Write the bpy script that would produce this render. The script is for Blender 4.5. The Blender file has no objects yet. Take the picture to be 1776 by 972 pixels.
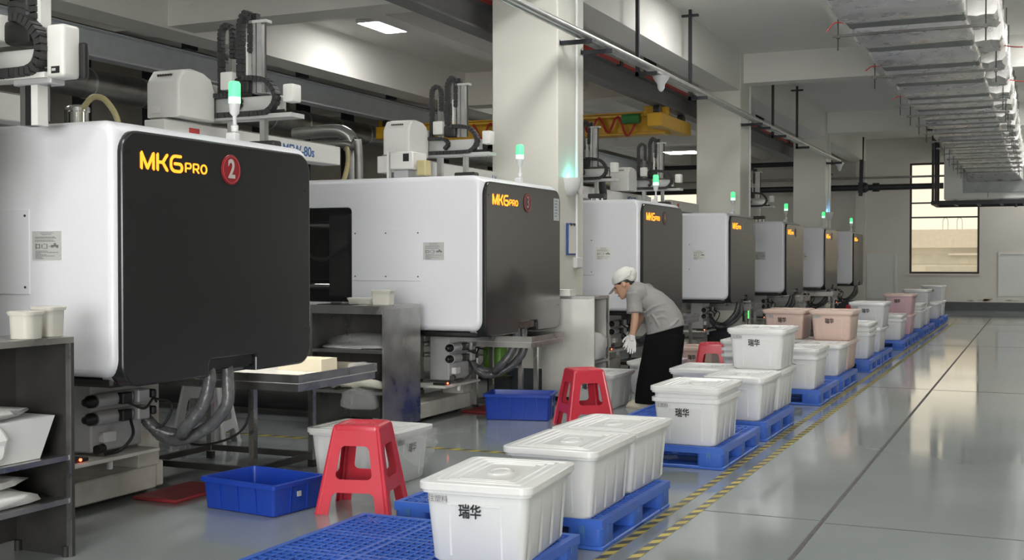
import bpy, bmesh, math, random
from mathutils import Vector, Matrix
from mathutils.geometry import tessellate_polygon
random.seed(7)
S = bpy.context.scene
COL = S.collection
PI = math.pi
R = math.radians

# ------------------------------------------------------------ camera, world, light, exposure
cam = bpy.data.cameras.new('camera')
cam.sensor_width = 36.0
cam.lens = 36.0*2050/1776
cam.clip_start = 0.05
cam.clip_end = 300
camo = bpy.data.objects.new('camera', cam)
camo.location = (0, 0, 1.45)
camo.rotation_euler = (R(90-0.98), 0, R(24.05))
COL.objects.link(camo)
S.camera = camo

w = bpy.data.worlds.new('overcast_sky')
S.world = w
w.use_nodes = True
bg = w.node_tree.nodes['Background']
bg.inputs[0].default_value = (1.0, 0.89, 0.68, 1)
bg.inputs[1].default_value = 1.4

S.view_settings.view_transform = 'Standard'
S.view_settings.look = 'None'
S.view_settings.gamma = 1
S.view_settings.use_curve_mapping = False
S.view_settings.exposure = 0.0

def area(name, loc, rot, sx, sy, power, col=(1, 1, 1)):
    l = bpy.data.lights.new(name, 'AREA')
    l.shape = 'RECTANGLE'
    l.size = sx
    l.size_y = sy
    l.energy = power
    l.color = col
    o = bpy.data.objects.new(name, l)
    o.location = loc
    o.rotation_euler = rot
    COL.objects.link(o)
    return o
# added fill lights: unseen daylight from behind the camera and the right wall
area('loading_door_daylight', (1.3, -7.9, 2.2), (R(-90), 0, PI), 5.2, 3.4, 1200, (1.0, 0.985, 0.96))
for k, (yy, pw) in enumerate(((9.9, 50), (32.6, 130))):
    area('window_bay_daylight', (7.85, yy, 2.7), (0, R(90), 0), 3.0, 3.4, pw, (1.0, 0.95, 0.86))
LED_STRENGTH = 36.0
LED_COLOR = (1.0, 0.985, 0.95)

# ------------------------------------------------------------ materials
def mat(name, col, rough=0.5, metal=0.0, noise=0.0, nscale=8.0, bump=0.0, bscale=40.0, spec=0.5, coat=0.0,
        emit=None, estr=0.0, alpha=1.0, stretch=None, rvar=0.0, trans=0.0):
    m = bpy.data.materials.new(name)
    m.use_nodes = True
    nt = m.node_tree
    b = nt.nodes['Principled BSDF']
    b.inputs['Base Color'].default_value = (*col, 1)
    b.inputs['Roughness'].default_value = rough
    b.inputs['Metallic'].default_value = metal
    b.inputs['Specular IOR Level'].default_value = spec
    b.inputs['Coat Weight'].default_value = coat
    b.inputs['Alpha'].default_value = alpha
    b.inputs['Transmission Weight'].default_value = trans
    if emit:
        b.inputs['Emission Color'].default_value = (*emit, 1)
        b.inputs['Emission Strength'].default_value = estr
    if noise or bump or rvar:
        tc = nt.nodes.new('ShaderNodeTexCoord')
        src = tc.outputs['Object']
        if stretch:
            mp = nt.nodes.new('ShaderNodeMapping')
            mp.inputs['Scale'].default_value = stretch
            nt.links.new(src, mp.inputs['Vector'])
            src = mp.outputs['Vector']
        n = nt.nodes.new('ShaderNodeTexNoise')
        n.inputs['Scale'].default_value = nscale
        n.inputs['Detail'].default_value = 5
        nt.links.new(src, n.inputs['Vector'])
        if noise:
            mr = nt.nodes.new('ShaderNodeMapRange')
            mr.inputs[1].default_value = 0.3
            mr.inputs[2].default_value = 0.7
            mr.inputs[3].default_value = 1-noise
            mr.inputs[4].default_value = 1+noise
            nt.links.new(n.outputs['Fac'], mr.inputs[0])
            hs = nt.nodes.new('ShaderNodeVectorMath')
            hs.operation = 'MULTIPLY'
            hs.inputs[0].default_value = col
            nt.links.new(mr.outputs[0], hs.inputs[1])
            nt.links.new(hs.outputs[0], b.inputs['Base Color'])
        if rvar:
            mr2 = nt.nodes.new('ShaderNodeMapRange')
            mr2.inputs[1].default_value = 0.3
            mr2.inputs[2].default_value = 0.7
            mr2.inputs[3].default_value = max(0.02, rough-rvar)
            mr2.inputs[4].default_value = rough+rvar
            nt.links.new(n.outputs['Fac'], mr2.inputs[0])
            nt.links.new(mr2.outputs[0], b.inputs['Roughness'])
        if bump:
            n2 = nt.nodes.new('ShaderNodeTexNoise')
            n2.inputs['Scale'].default_value = bscale
            n2.inputs['Detail'].default_value = 4
            nt.links.new(src, n2.inputs['Vector'])
            bp = nt.nodes.new('ShaderNodeBump')
            bp.inputs['Strength'].default_value = bump
            bp.inputs['Distance'].default_value = 0.01
            nt.links.new(n2.outputs['Fac'], bp.inputs['Height'])
            nt.links.new(bp.outputs['Normal'], b.inputs['Normal'])
    return m

def see_through(name, col, amount, rough=0.25, bump=0.0, bscale=20.0):
    """thin clear plastic or glass: part of the light passes straight on"""
    m = mat(name, col, rough=rough, bump=bump, bscale=bscale, noise=0.0001)
    nt = m.node_tree
    b = nt.nodes['Principled BSDF']
    out = nt.nodes['Material Output']
    t = nt.nodes.new('ShaderNodeBsdfTransparent')
    mx = nt.nodes.new('ShaderNodeMixShader')
    mx.inputs[0].default_value = amount
    nt.links.new(b.outputs[0], mx.inputs[1])
    nt.links.new(t.outputs[0], mx.inputs[2])
    nt.links.new(mx.outputs[0], out.inputs[0])
    return m

M = dict(
    wall=mat('painted_wall', (0.72, 0.715, 0.67), 0.75, noise=0.03, nscale=1.2, bump=0.05, bscale=30),
    end_wall=mat('painted_end_wall', (0.60, 0.59, 0.545), 0.7, noise=0.05, nscale=0.8),
    back_wall=mat('beige_wall', (0.46, 0.43, 0.38), 0.8, noise=0.06, nscale=0.7),
    column=mat('column_paint', (0.72, 0.715, 0.65), 0.55, noise=0.02, nscale=1.5),
    ceiling=mat('ceiling_paint', (0.82, 0.81, 0.77), 0.8, noise=0.03, nscale=0.5),
    skirt=mat('skirting_paint', (0.055, 0.065, 0.075), 0.5, noise=0.1),
    chip=mat('chipped_plaster', (0.42, 0.38, 0.32), 0.9, noise=0.35, nscale=9),
    white=mat('machine_white', (0.76, 0.772, 0.82), 0.28, spec=0.5, noise=0.008, nscale=2),
    grey_rim=mat('machine_grey_rim', (0.36, 0.37, 0.38), 0.35),
    dark=mat('machine_charcoal', (0.018, 0.0195, 0.021), 0.27, noise=0.1, nscale=1.3, spec=0.5),
    black=mat('black_plastic', (0.012, 0.012, 0.013), 0.45),
    black_gloss=mat('black_gloss', (0.008, 0.008, 0.009), 0.15),
    rubber=mat('black_rubber', (0.016, 0.016, 0.016), 0.65),
    chain=mat('cable_chain', (0.03, 0.03, 0.032), 0.5),
    bracket=mat('black_steel', (0.018, 0.02, 0.026), 0.5),
    steel=mat('stainless_steel', (0.42, 0.42, 0.41), 0.32, metal=1.0, noise=0.12, nscale=3, rvar=0.12),
    steel_old=mat('worn_stainless_panel', (0.36, 0.36, 0.345), 0.36, metal=0.9, noise=0.3, nscale=4, rvar=0.15),
    tray_steel=mat('brushed_tray', (0.62, 0.61, 0.58), 0.35, metal=0.35, noise=0.08),
    steel_bright=mat('bright_steel_panel', (0.72, 0.72, 0.68), 0.38, metal=0.45, noise=0.10, nscale=3),
    steel_dark=mat('dark_steel', (0.09, 0.088, 0.085), 0.4, metal=0.7, noise=0.2, nscale=5),
    chrome=mat('chrome', (0.75, 0.75, 0.75), 0.12, metal=1.0),
    galv=mat('galvanised_steel', (0.55, 0.56, 0.56), 0.32, metal=0.9, noise=0.12, nscale=6),
    galv_dark=mat('galvanised_duct', (0.34, 0.34, 0.33), 0.36, metal=0.9, noise=0.2, nscale=4),
    crane_grey=mat('crane_rail_paint', (0.55, 0.59, 0.62), 0.4, noise=0.05),
    crane_dark=mat('crane_rail_dark', (0.17, 0.17, 0.175), 0.5, noise=0.08),
    yellow=mat('crane_yellow', (0.58, 0.33, 0.02), 0.45, noise=0.08),
    orange=mat('orange_paint', (0.72, 0.16, 0.015), 0.45),
    red_bar=mat('red_conductor', (0.52, 0.06, 0.05), 0.5),
    red_mat=mat('red_mat', (0.23, 0.02, 0.025), 0.55, noise=0.15),
    stool=mat('red_plastic', (0.60, 0.036, 0.062), 0.28, noise=0.04, nscale=5, bump=0.02, bscale=80),
    blue=mat('blue_pallet_plastic', (0.032, 0.105, 0.45), 0.42, noise=0.12, nscale=6),
    tote=mat('blue_tote_plastic', (0.010, 0.048, 0.36), 0.4, noise=0.06, nscale=5),
    bin=mat('white_bin_plastic', (0.66, 0.675, 0.68), 0.33, noise=0.02, nscale=3),
    lid=mat('white_lid_plastic', (0.66, 0.67, 0.665), 0.25, noise=0.02, nscale=3),
    ink=mat('black_ink', (0.012, 0.012, 0.014), 0.6),
    ink_red=mat('red_ink', (0.30, 0.16, 0.15), 0.6),
    ink_grey=mat('grey_ink', (0.16, 0.16, 0.17), 0.6),
    ink_blue=mat('blue_ink', (0.04, 0.13, 0.34), 0.6),
    sticker=mat('grey_sticker', (0.50, 0.505, 0.50), 0.5),
    paper=mat('paper', (0.74, 0.74, 0.70), 0.7),
    cream=mat('cream_card', (0.72, 0.66, 0.52), 0.7),
    logo=mat('lit_orange_letters', (0.9, 0.3, 0.02), 0.4, emit=(1.0, 0.30, 0.02), estr=1.9),
    badge=mat('red_badge', (0.30, 0.012, 0.02), 0.35),
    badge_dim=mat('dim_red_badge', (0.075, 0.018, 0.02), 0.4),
    badge_ring=mat('badge_ring', (0.50, 0.10, 0.11), 0.35),
    silver=mat('silver_digit', (0.62, 0.58, 0.57), 0.3, metal=0.2),
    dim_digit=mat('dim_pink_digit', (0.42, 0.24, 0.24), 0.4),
    green_lamp=mat('lit_green_lamp', (0.2, 0.8, 0.4), 0.3, emit=(0.05, 0.80, 0.22), estr=1.2),
    green_top=mat('green_lamp_lower', (0.5, 0.9, 0.6), 0.3, emit=(0.45, 1.0, 0.60), estr=1.6),
    green_sign=mat('lit_green_sign', (0.1, 0.8, 0.2), 0.3, emit=(0.08, 1.0, 0.12), estr=1.6),
    red_led=mat('lit_red_led', (0.9, 0.1, 0.05), 0.3, emit=(1.0, 0.12, 0.05), estr=5.0),
    teal_lamp=mat('lit_teal_tube', (0.2, 0.8, 0.8), 0.3, emit=(0.12, 0.85, 0.75), estr=3.0),
    blue_lamp=mat('lit_blue_tube', (0.2, 0.5, 0.9), 0.3, emit=(0.10, 0.55, 1.0), estr=2.0),
    led=mat('led_panel', (1, 1, 1), 0.5, emit=LED_COLOR, estr=LED_STRENGTH),
    strip=mat('led_strip', (1, 1, 1), 0.5, emit=(1.0, 0.96, 0.86), estr=70.0),
    housing=mat('lamp_housing', (0.75, 0.75, 0.74), 0.5),
    green_drum=mat('green_drum', (0.03, 0.20, 0.05), 0.4, noise=0.1),
    green_can=mat('light_green_can', (0.16, 0.38, 0.05), 0.4),
    cast=mat('cast_metal', (0.48, 0.49, 0.50), 0.42, metal=0.2, noise=0.05),
    dirty_white=mat('scuffed_white_paint', (0.62, 0.61, 0.57), 0.5, noise=0.14, nscale=7),
    robot=mat('robot_white', (0.70, 0.70, 0.68), 0.4, noise=0.02),
    robot_grey=mat('robot_arm_grey', (0.52, 0.53, 0.52), 0.35, metal=0.15),
    hose_y=mat('yellow_hose', (0.48, 0.42, 0.22), 0.35, noise=0.1),
    hose_b=mat('braided_hose', (0.085, 0.09, 0.095), 0.25, noise=0.3, nscale=25, bump=0.5, bscale=30),
    foil=mat('silver_foil', (0.78, 0.77, 0.76), 0.30, metal=0.5, noise=0.05, nscale=5, bump=0.35, bscale=14, rvar=0.08),
    foil_band=mat('foil_joint_band', (0.20, 0.22, 0.21), 0.4, metal=0.3, noise=0.15, nscale=6),
    red_tie=mat('red_tie', (0.42, 0.02, 0.02), 0.5),
    ahu=mat('air_handler_white', (0.72, 0.73, 0.72), 0.4),
    skin=mat('skin', (0.56, 0.33, 0.22), 0.5, noise=0.04),
    hair=mat('dark_hair', (0.02, 0.016, 0.014), 0.5),
    eye=mat('dark_eye', (0.015, 0.012, 0.01), 0.3),
    lips=mat('lips', (0.40, 0.16, 0.13), 0.5),
    shirt=mat('grey_shirt_cloth', (0.29, 0.285, 0.28), 0.85, noise=0.05, nscale=12, bump=0.15, bscale=50),
    trousers=mat('black_trouser_cloth', (0.006, 0.006, 0.007), 0.9, spec=0.1),
    cap=mat('white_cap_cloth', (0.72, 0.72, 0.68), 0.85, bump=0.15, bscale=40),
    glove=mat('white_knit_glove', (0.72, 0.72, 0.70), 0.9, bump=0.2, bscale=120),
    shoe=mat('cream_shoe', (0.62, 0.57, 0.47), 0.6),
    cloth=mat('white_cotton_gloves', (0.68, 0.67, 0.58), 0.9, bump=0.2, bscale=60),
    clip_blue=mat('blue_clipboard', (0.04, 0.10, 0.36), 0.4),
    pink=mat('pink_parts', (0.66, 0.16, 0.24), 0.6, noise=0.15, nscale=25),
    peach=mat('peach_parts', (0.95, 0.48, 0.36), 0.6, noise=0.12, nscale=25),
    tape_y=mat('yellow_tape', (0.42, 0.34, 0.06), 0.5, noise=0.25, nscale=7),
    tape_k=mat('black_tape', (0.06, 0.06, 0.055), 0.5, noise=0.2, nscale=9),
    sealant=mat('dark_joint_sealant', (0.055, 0.052, 0.05), 0.6, noise=0.3, nscale=9),
    frame=mat('bronze_window_frame', (0.03, 0.022, 0.018), 0.5),
    door=mat('flush_grey_door', (0.62, 0.635, 0.63), 0.5),
    far_wall=mat('opposite_building_cream', (0.90, 0.87, 0.80), 0.85, noise=0.05, nscale=1.5),
    far_pink=mat('opposite_building_band', (0.86, 0.80, 0.73), 0.85, noise=0.05),
    far_grey=mat('opposite_building_grey', (0.72, 0.70, 0.63), 0.85, noise=0.1, nscale=3),
    far_ground=mat('yard_concrete', (0.5, 0.48, 0.44), 0.9),
    pvc=mat('white_pvc', (0.72, 0.73, 0.74), 0.35),
    clear=see_through('clear_wrap', (0.80, 0.82, 0.82), 0.80, rough=0.12, bump=0.8, bscale=14),
    film=see_through('thin_hose_film', (0.45, 0.47, 0.47), 0.94, rough=0.15, bump=0.8, bscale=20),
    bag=see_through('milky_bag', (0.78, 0.79, 0.79), 0.30, rough=0.2, bump=0.8, bscale=16),
    pink_bin=see_through('pink_tinted_bin', (0.80, 0.56, 0.60), 0.35, rough=0.3),
    clear_bin=see_through('peach_tinted_bin', (0.86, 0.68, 0.60), 0.35, rough=0.3),
    box_clear=see_through('translucent_tub', (0.76, 0.75, 0.68), 0.40, rough=0.25),
    glass=see_through('window_glass', (0.55, 0.55, 0.5), 0.90, rough=0.03),
    tinted=see_through('tinted_guard_glass', (0.03, 0.032, 0.033), 0.75, rough=0.08),
)
# epoxy floor: large soft tone variation, fine scuffs, mirror-like varnish
def floor_mat():
    m = mat('epoxy_floor', (0.25, 0.278, 0.28), 0.09, noise=0.10, nscale=0.6, rvar=0.03, spec=0.6)
    nt = m.node_tree
    b = nt.nodes['Principled BSDF']
    tc = nt.nodes.new('ShaderNodeTexCoord')
    n = nt.nodes.new('ShaderNodeTexNoise')
    n.inputs['Scale'].default_value = 1.6
    n.inputs['Detail'].default_value = 2
    bp = nt.nodes.new('ShaderNodeBump')
    bp.inputs['Strength'].default_value = 0.025
    bp.inputs['Distance'].default_value = 0.02
    nt.links.new(tc.outputs['Object'], n.inputs['Vector'])
    nt.links.new(n.outputs['Fac'], bp.inputs['Height'])
    nt.links.new(bp.outputs['Normal'], b.inputs['Normal'])
    return m
M['floor'] = floor_mat()

# ------------------------------------------------------------ mesh helpers
class MB:
    def __init__(s):
        s.v, s.f = [], []
    def add(s, vs, fs, mx=None):
        o = len(s.v)
        s.v += [tuple(mx @ Vector(v)) if mx else tuple(v) for v in vs]
        s.f += [tuple(i+o for i in f) for f in fs]
        return s
    def box(s, x0, x1, y0, y1, z0, z1, mx=None):
        return s.add([(x0,y0,z0),(x1,y0,z0),(x1,y1,z0),(x0,y1,z0),(x0,y0,z1),(x1,y0,z1),(x1,y1,z1),(x0,y1,z1)],
                     [(3,2,1,0),(4,5,6,7),(0,1,5,4),(1,2,6,5),(2,3,7,6),(3,0,4,7)], mx)
    def rbox(s, x0, x1, y0, y1, z0, z1, r=0.01, seg=2, mx=None):
        bm = bmesh.new()
        bmesh.ops.create_cube(bm, size=1)
        for v in bm.verts:
            v.co = Vector(((x0+x1)/2+v.co.x*(x1-x0), (y0+y1)/2+v.co.y*(y1-y0), (z0+z1)/2+v.co.z*(z1-z0)))
        bmesh.ops.bevel(bm, geom=bm.edges[:], offset=r, segments=seg, affect='EDGES', profile=0.5)
        bm.verts.index_update()
        s.add([v.co.copy() for v in bm.verts], [[v.index for v in f.verts] for f in bm.faces], mx)
        bm.free()
        return s
    def rings(s, rings, cap0=True, cap1=True, closed=False, mx=None):
        n = len(rings[0])
        vs = [p for r in rings for p in r]
        fs = []
        m = len(rings)
        for i in range(m if closed else m-1):
            a, b = i*n, ((i+1) % m)*n
            for j in range(n):
                k = (j+1) % n
                fs.append((a+j, a+k, b+k, b+j))
        if cap0 and not closed: fs.append(tuple(range(n-1, -1, -1)))
        if cap1 and not closed: fs.append(tuple(range((m-1)*n, m*n)))
        return s.add(vs, fs, mx)
    def tube(s, pts, r, n=8, caps=True, mx=None):
        pts = [Vector(p) for p in pts]
        rr = r if isinstance(r, (list, tuple)) else [r]*len(pts)
        up = None
        out = []
        for i, p in enumerate(pts):
            d = (pts[min(i+1, len(pts)-1)] - pts[max(i-1, 0)]).normalized()
            if up is None:
                up = Vector((0,0,1)) if abs(d.z) < 0.9 else Vector((1,0,0))
            x = d.cross(up)
            if x.length < 1e-5: x = d.cross(Vector((0,1,0)))
            x.normalize()
            y = x.cross(d).normalized()
            up = y
            out.append([p + (x*math.cos(2*PI*k/n) + y*math.sin(2*PI*k/n))*rr[i] for k in range(n)])
        return s.rings(out, caps, caps, mx=mx)
    def cyl(s, p0, p1, r0, r1=None, n=14, mx=None):
        return s.tube([p0, p1], [r0, r0 if r1 is None else r1], n, mx=mx)
    def lathe(s, prof, n=20, mx=None, cap0=True, cap1=True):
        return s.rings([[(r*math.cos(2*PI*k/n), r*math.sin(2*PI*k/n), z) for k in range(n)] for r, z in prof], cap0, cap1, mx=mx)
    def sphere(s, c, rx, ry=None, rz=None, n=14, m=9, mx=None):
        ry = rx if ry is None else ry
        rz = rx if rz is None else rz
        rg = []
        for i in range(m+1):
            a = -PI/2 + PI*(0.02 + 0.96*i/m)
            rg.append([(c[0]+rx*math.cos(a)*math.cos(2*PI*k/n), c[1]+ry*math.cos(a)*math.sin(2*PI*k/n), c[2]+rz*math.sin(a)) for k in range(n)])
        return s.rings(rg, mx=mx)
    def plate(s, loops, d, mx=None):
        """flat plate with holes in local xy, thickness d upwards in z; loops[0] outline (ccw), the rest holes"""
        loops = [[Vector((p[0], p[1], 0)) for p in l] for l in loops]
        tri = tessellate_polygon(loops)
        flat = [p for l in loops for p in l]
        n = len(flat)
        vs = [(p.x, p.y, 0) for p in flat] + [(p.x, p.y, d) for p in flat]
        fs = []
        for t in tri:
            a, b, c = (flat[i] for i in t)
            if (b-a).cross(c-a).z < 0: t = (t[0], t[2], t[1])
            fs.append((t[2], t[1], t[0]))
            fs.append((t[0]+n, t[1]+n, t[2]+n))
        o = 0
        for li, l in enumerate(loops):
            m = len(l)
            ar = sum(l[i].x*l[(i+1) % m].y - l[(i+1) % m].x*l[i].y for i in range(m))
            fwd = (ar > 0) == (li == 0)
            for i in range(m):
                a, b = o+i, o+(i+1) % m
                fs.append((a, b, b+n, a+n) if fwd else (b, a, a+n, b+n))
            o += m
        return s.add(vs, fs, mx)
    def build(s, name, m, parent=None, smooth=38, label=None, recalc=False):
        me = bpy.data.meshes.new(name)
        me.from_pydata(s.v, [], s.f)
        if recalc:
            bm = bmesh.new(); bm.from_mesh(me)
            bmesh.ops.recalc_face_normals(bm, faces=bm.faces[:])
            bm.to_mesh(me); bm.free()
        me.materials.append(M[m] if isinstance(m, str) else m)
        if smooth:
            me.polygons.foreach_set('use_smooth', [True]*len(me.polygons))
            me.set_sharp_from_angle(angle=R(smooth))
        me.update()
        o = bpy.data.objects.new(name, me)
        COL.objects.link(o)
        if parent: o.parent = parent
        if name == 'drag_chain': o['kind'] = 'stuff'
        if label: o['label'] = label
        return o

def rrect(cx, cy, hx, hy, r, seg=4):
    r = min(r, hx*0.98, hy*0.98)
    out = []
    for (sx, sy, a0) in ((1,1,0),(-1,1,90),(-1,-1,180),(1,-1,270)):
        for k in range(seg+1):
            a = R(a0 + 90*k/seg)
            out.append((cx+sx*(hx-r)+r*math.cos(a), cy+sy*(hy-r)+r*math.sin(a)))
    return out
def ring_at(poly, z): return [(p[0], p[1], z) for p in poly]
def tag(o, label, cat, group=None, kind=None):
    o['label'] = label
    o['category'] = cat
    if group: o['group'] = group
    if kind: o['kind'] = kind
    return o
def thing(name, label, cat, loc=(0,0,0), rz=0, group=None):
    o = bpy.data.objects.new(name, None)
    o.empty_display_size = 0.1
    o.location = loc
    o.rotation_euler = (0, 0, rz)
    COL.objects.link(o)
    return tag(o, label, cat, group)
KIDS = {}
def dup(root, loc, rz, label, group=None):
    def cp(o, par):
        c = o.copy()
        COL.objects.link(c)
        if par: c.parent = par
        for ch in KIDS.get(o.name, ()): cp(ch, c)
        return c
    def reg(o):
        KIDS[o.name] = list(o.children)
        for ch in KIDS[o.name]: reg(ch)
    if root.name not in KIDS: reg(root)
    r = cp(root, None)
    r.location = loc
    r.rotation_euler = (0, 0, rz)
    r['label'] = label
    if group: r['group'] = group
    return r
def struct(name, mb, m, parent=None, smooth=0):
    o = mb.build(name, m, parent, smooth)
    if not parent: o['kind'] = 'structure'
    return o
def text_mb(txt, size, depth=0.0, bold=0.0, sx=1.0):
    """lettering in local xy, centred, as plain mesh"""
    c = bpy.data.curves.new('lettering', 'FONT')
    c.body = txt
    c.size = size
    c.extrude = depth
    c.offset = bold
    c.align_x = 'CENTER'
    c.align_y = 'CENTER'
    o = bpy.data.objects.new('lettering', c)
    COL.objects.link(o)
    bpy.context.view_layer.update()
    me = bpy.data.meshes.new_from_object(o.evaluated_get(bpy.context.evaluated_depsgraph_get()))
    mb = MB()
    mb.add([(v.co.x*sx, v.co.y, v.co.z) for v in me.vertices], [tuple(p.vertices) for p in me.polygons])
    bpy.data.objects.remove(o)
    bpy.data.curves.remove(c)
    bpy.data.meshes.remove(me)
    return mb
FX = Matrix(((0,0,1,0),(1,0,0,0),(0,1,0,0),(0,0,0,1)))     # local xy -> world YZ, facing +X
FY = Matrix(((1,0,0,0),(0,0,-1,0),(0,1,0,0),(0,0,0,1)))    # local xy -> world XZ, facing -Y
T = Matrix.Translation
def RZ(a): return Matrix.Rotation(a, 4, 'Z')
def place(src, mx):
    mb = MB()
    mb.add(src.v, src.f, mx)
    return mb
def stroke(mb, pts, wd, d, mx=None):
    """rounded stroke of width wd along a 2D polyline"""
    for i in range(len(pts)-1):
        a, b = Vector(pts[i]), Vector(pts[i+1])
        t = (b-a).normalized()
        n = Vector((-t.y, t.x))*wd/2
        mb.add([(*(a-n), 0), (*(b-n), 0), (*(b+n), 0), (*(a+n), 0), (*(a-n), d), (*(b-n), d), (*(b+n), d), (*(a+n), d)],
               [(3,2,1,0),(4,5,6,7),(0,1,5,4),(1,2,6,5),(2,3,7,6),(3,0,4,7)], mx)
    for p in pts:
        mb.add([(p[0]+wd/2*math.cos(2*PI*k/10), p[1]+wd/2*math.sin(2*PI*k/10), d*0.999) for k in range(10)], [tuple(range(10))], mx)
def smooth_path(pts, n=6):
    """Catmull-Rom through the points"""
    p = [Vector(q) for q in pts]
    p = [p[0]*2-p[1]] + p + [p[-1]*2-p[-2]]
    out = []
    for i in range(1, len(p)-2):
        for k in range(n):
            t = k/n
            out.append(0.5*((2*p[i]) + (p[i+1]-p[i-1])*t + (2*p[i-1]-5*p[i]+4*p[i+1]-p[i+2])*t*t + (3*p[i]-p[i-1]-3*p[i+1]+p[i+2])*t**3))
    out.append(p[-2])
    return out
def chain_mb(pts, wd, th, side, link=0.032):
    """drag chain: separate links along a path; side = width direction"""
    path = smooth_path(pts, 40)
    mb = MB()
    acc = 0
    last = path[0]
    side = Vector(side)
    for q in path[1:]:
        acc += (q-last).length
        if acc >= link*.999:
            d = (q-last).normalized() if (q-last).length else Vector((0,0,1))
            n = d.cross(side).normalized()
            m4 = Matrix((( *(d), 0), (*(side), 0), (*(n), 0), (0,0,0,1))).transposed()
            m4 = T(q) @ m4
            mb.box(-link*0.42, link*0.42, -wd/2, wd/2, -th/2, th/2, m4)
            mb.box(-link*0.62, link*0.62, -wd/2*0.8, wd/2*0.8, -th/2*0.75, th/2*0.75, m4)
            acc -= link
        last = q
    return mb
# ------------------------------------------------------------ the hall
Y0, Y1, XL, XR, ZC = -8.0, 36.2, -14.0, 8.0, 5.0
struct('floor', MB().box(XL-.2, XR+.2, Y0-.2, Y1+.2, -0.2, 0), 'floor')
struct('ceiling', MB().box(XL-.2, XR+.2, Y0-.2, Y1+.2, ZC, ZC+0.2), 'ceiling')
def wall_y(name, y, th, opens, m):
    """wall in XZ at y with rectangular openings"""
    mb = MB()
    lo = [[(XL-.2, 0), (XR+.2, 0), (XR+.2, ZC), (XL-.2, ZC)]]
    for (x0, x1, z0, z1) in opens: lo.append([(x0, z0), (x0, z1), (x1, z1), (x1, z0)])
    mb.plate(lo, th, T((0, y+th, 0)) @ FY)
    return struct(name, mb, m)
def wall_x(name, x, th, opens, m):
    mb = MB()
    lo = [[(Y0-.2, 0), (Y1+.2, 0), (Y1+.2, ZC), (Y0-.2, ZC)]]
    for (y0, y1, z0, z1) in opens: lo.append([(y0, z0), (y0, z1), (y1, z1), (y1, z0)])
    mb.plate(lo, th, T((x, 0, 0)) @ FX)
    return struct(name, mb, m)
W1 = (-3.47, -1.57, 1.05, 4.26)
W2 = (-11.6, -9.6, 1.05, 3.6)
wall_y('wall_end', Y1, 0.24, [W1, W2], 'end_wall')
wall_y('wall_back', Y0-0.24, 0.24, [(-1.4, 4.0, 0.01, 3.95)], 'wall')
wall_x('wall_left', XL-0.2, 0.2, [], 'back_wall')
wall_x('wall_right', XR, 0.2, [(yy-1.7, yy+1.7, 1.2, 4.2) for yy in (9.9, 32.6)], 'back_wall')

# end wall windows: bronze frames, transoms, glass panes as parts
def end_window(n, wn, bars):
    x0, x1, z0, z1 = wn
    y = Y1+0.05
    f = MB()
    t = 0.055
    f.box(x0, x0+t, y, y+.08, z0, z1); f.box(x1-t, x1, y, y+.08, z0, z1)
    f.box(x0+t, x1-t, y, y+.08, z0, z0+t); f.box(x0+t, x1-t, y, y+.08, z1-t, z1)
    fr = struct('window_%d' % n, f, 'frame')
    zs = [z0] + bars + [z1]
    for b in bars:
        MB().box(x0+t, x1-t, y+.005, y+.075, b-.022, b+.022).build('transom', 'frame', fr, 0)
    for a, b in zip(zs[:-1], zs[1:]):
        MB().box(x0+t, x1-t, y+.035, y+.043, a+.025, b-.025).build('pane', 'glass', fr, 0)
    MB().box(x0-.03, x1+.03, Y1-.03, Y1+.05, z0-.05, z0).build('sill', 'end_wall', fr, 0)
end_window(1, W1, [2.68, 3.10])
end_window(2, W2, [2.6])
# flush grey doors in shallow reveals
def end_door(n, x0, x1, z0, z1, rails):
    mb = MB()
    mb.box(x0, x1, Y1-.012, Y1-.004, z0, z1)
    d = struct('door_%d' % n, mb, 'door')
    fr = MB()
    for a, b, c, e in ((x0-.05, x0, z0, z1+.05), (x1, x1+.05, z0, z1+.05), (x0, x1, z1, z1+.05)):
        fr.box(a, b, Y1-.03, Y1-.001, c, e)
    fr.build('door_frame', 'door', d, 0)
    for z in rails: MB().box(x0+.02, x1-.02, Y1-.02, Y1-.013, z-.012, z+.012).build('panel_seam', 'sealant' if n == 9 else 'door', d, 0)
    MB().cyl((x1-.09, Y1-.013, 0.95), (x1-.09, Y1-.06, 0.95), .018).build('handle', 'galv', d)
end_door(1, -4.62, -3.87, 0.32, 1.58, (0.62, .92, 1.22))
end_door(2, -1.02, 0.25, 0.42, 1.6, ())
# pilaster, base band, chipped plaster along the foot of the end wall
struct('trim_1', MB().box(-4.98, -4.69, Y1-.16, Y1, 0, ZC), 'end_wall')
struct('trim_2', MB().box(-6.1, -5.85, Y1-.12, Y1, 0, ZC), 'end_wall')
struct('baseboard_end', MB().box(XL, XR, Y1-.035, Y1, 0, .24), 'skirt')
ch = MB()
rr = random.Random(3)
for k in range(14):
    cx = -2.2 + 2.3*rr.random()**0.7; cz = .27+.07*rr.random(); a = .05+.16*rr.random(); b = .012+.03*rr.random()
    ch.plate([[(cx+a*math.cos(2*PI*q/9)*(.7+.5*rr.random()), cz+b*math.sin(2*PI*q/9)*(.6+.6*rr.random())) for q in range(9)]], .004, T((0, Y1-.0005, 0)) @ FY)
struct('trim_3', ch, 'chip')
struct('baseboard_left', MB().box(XL, XL+.03, Y0, Y1, 0, .24), 'skirt')

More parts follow.
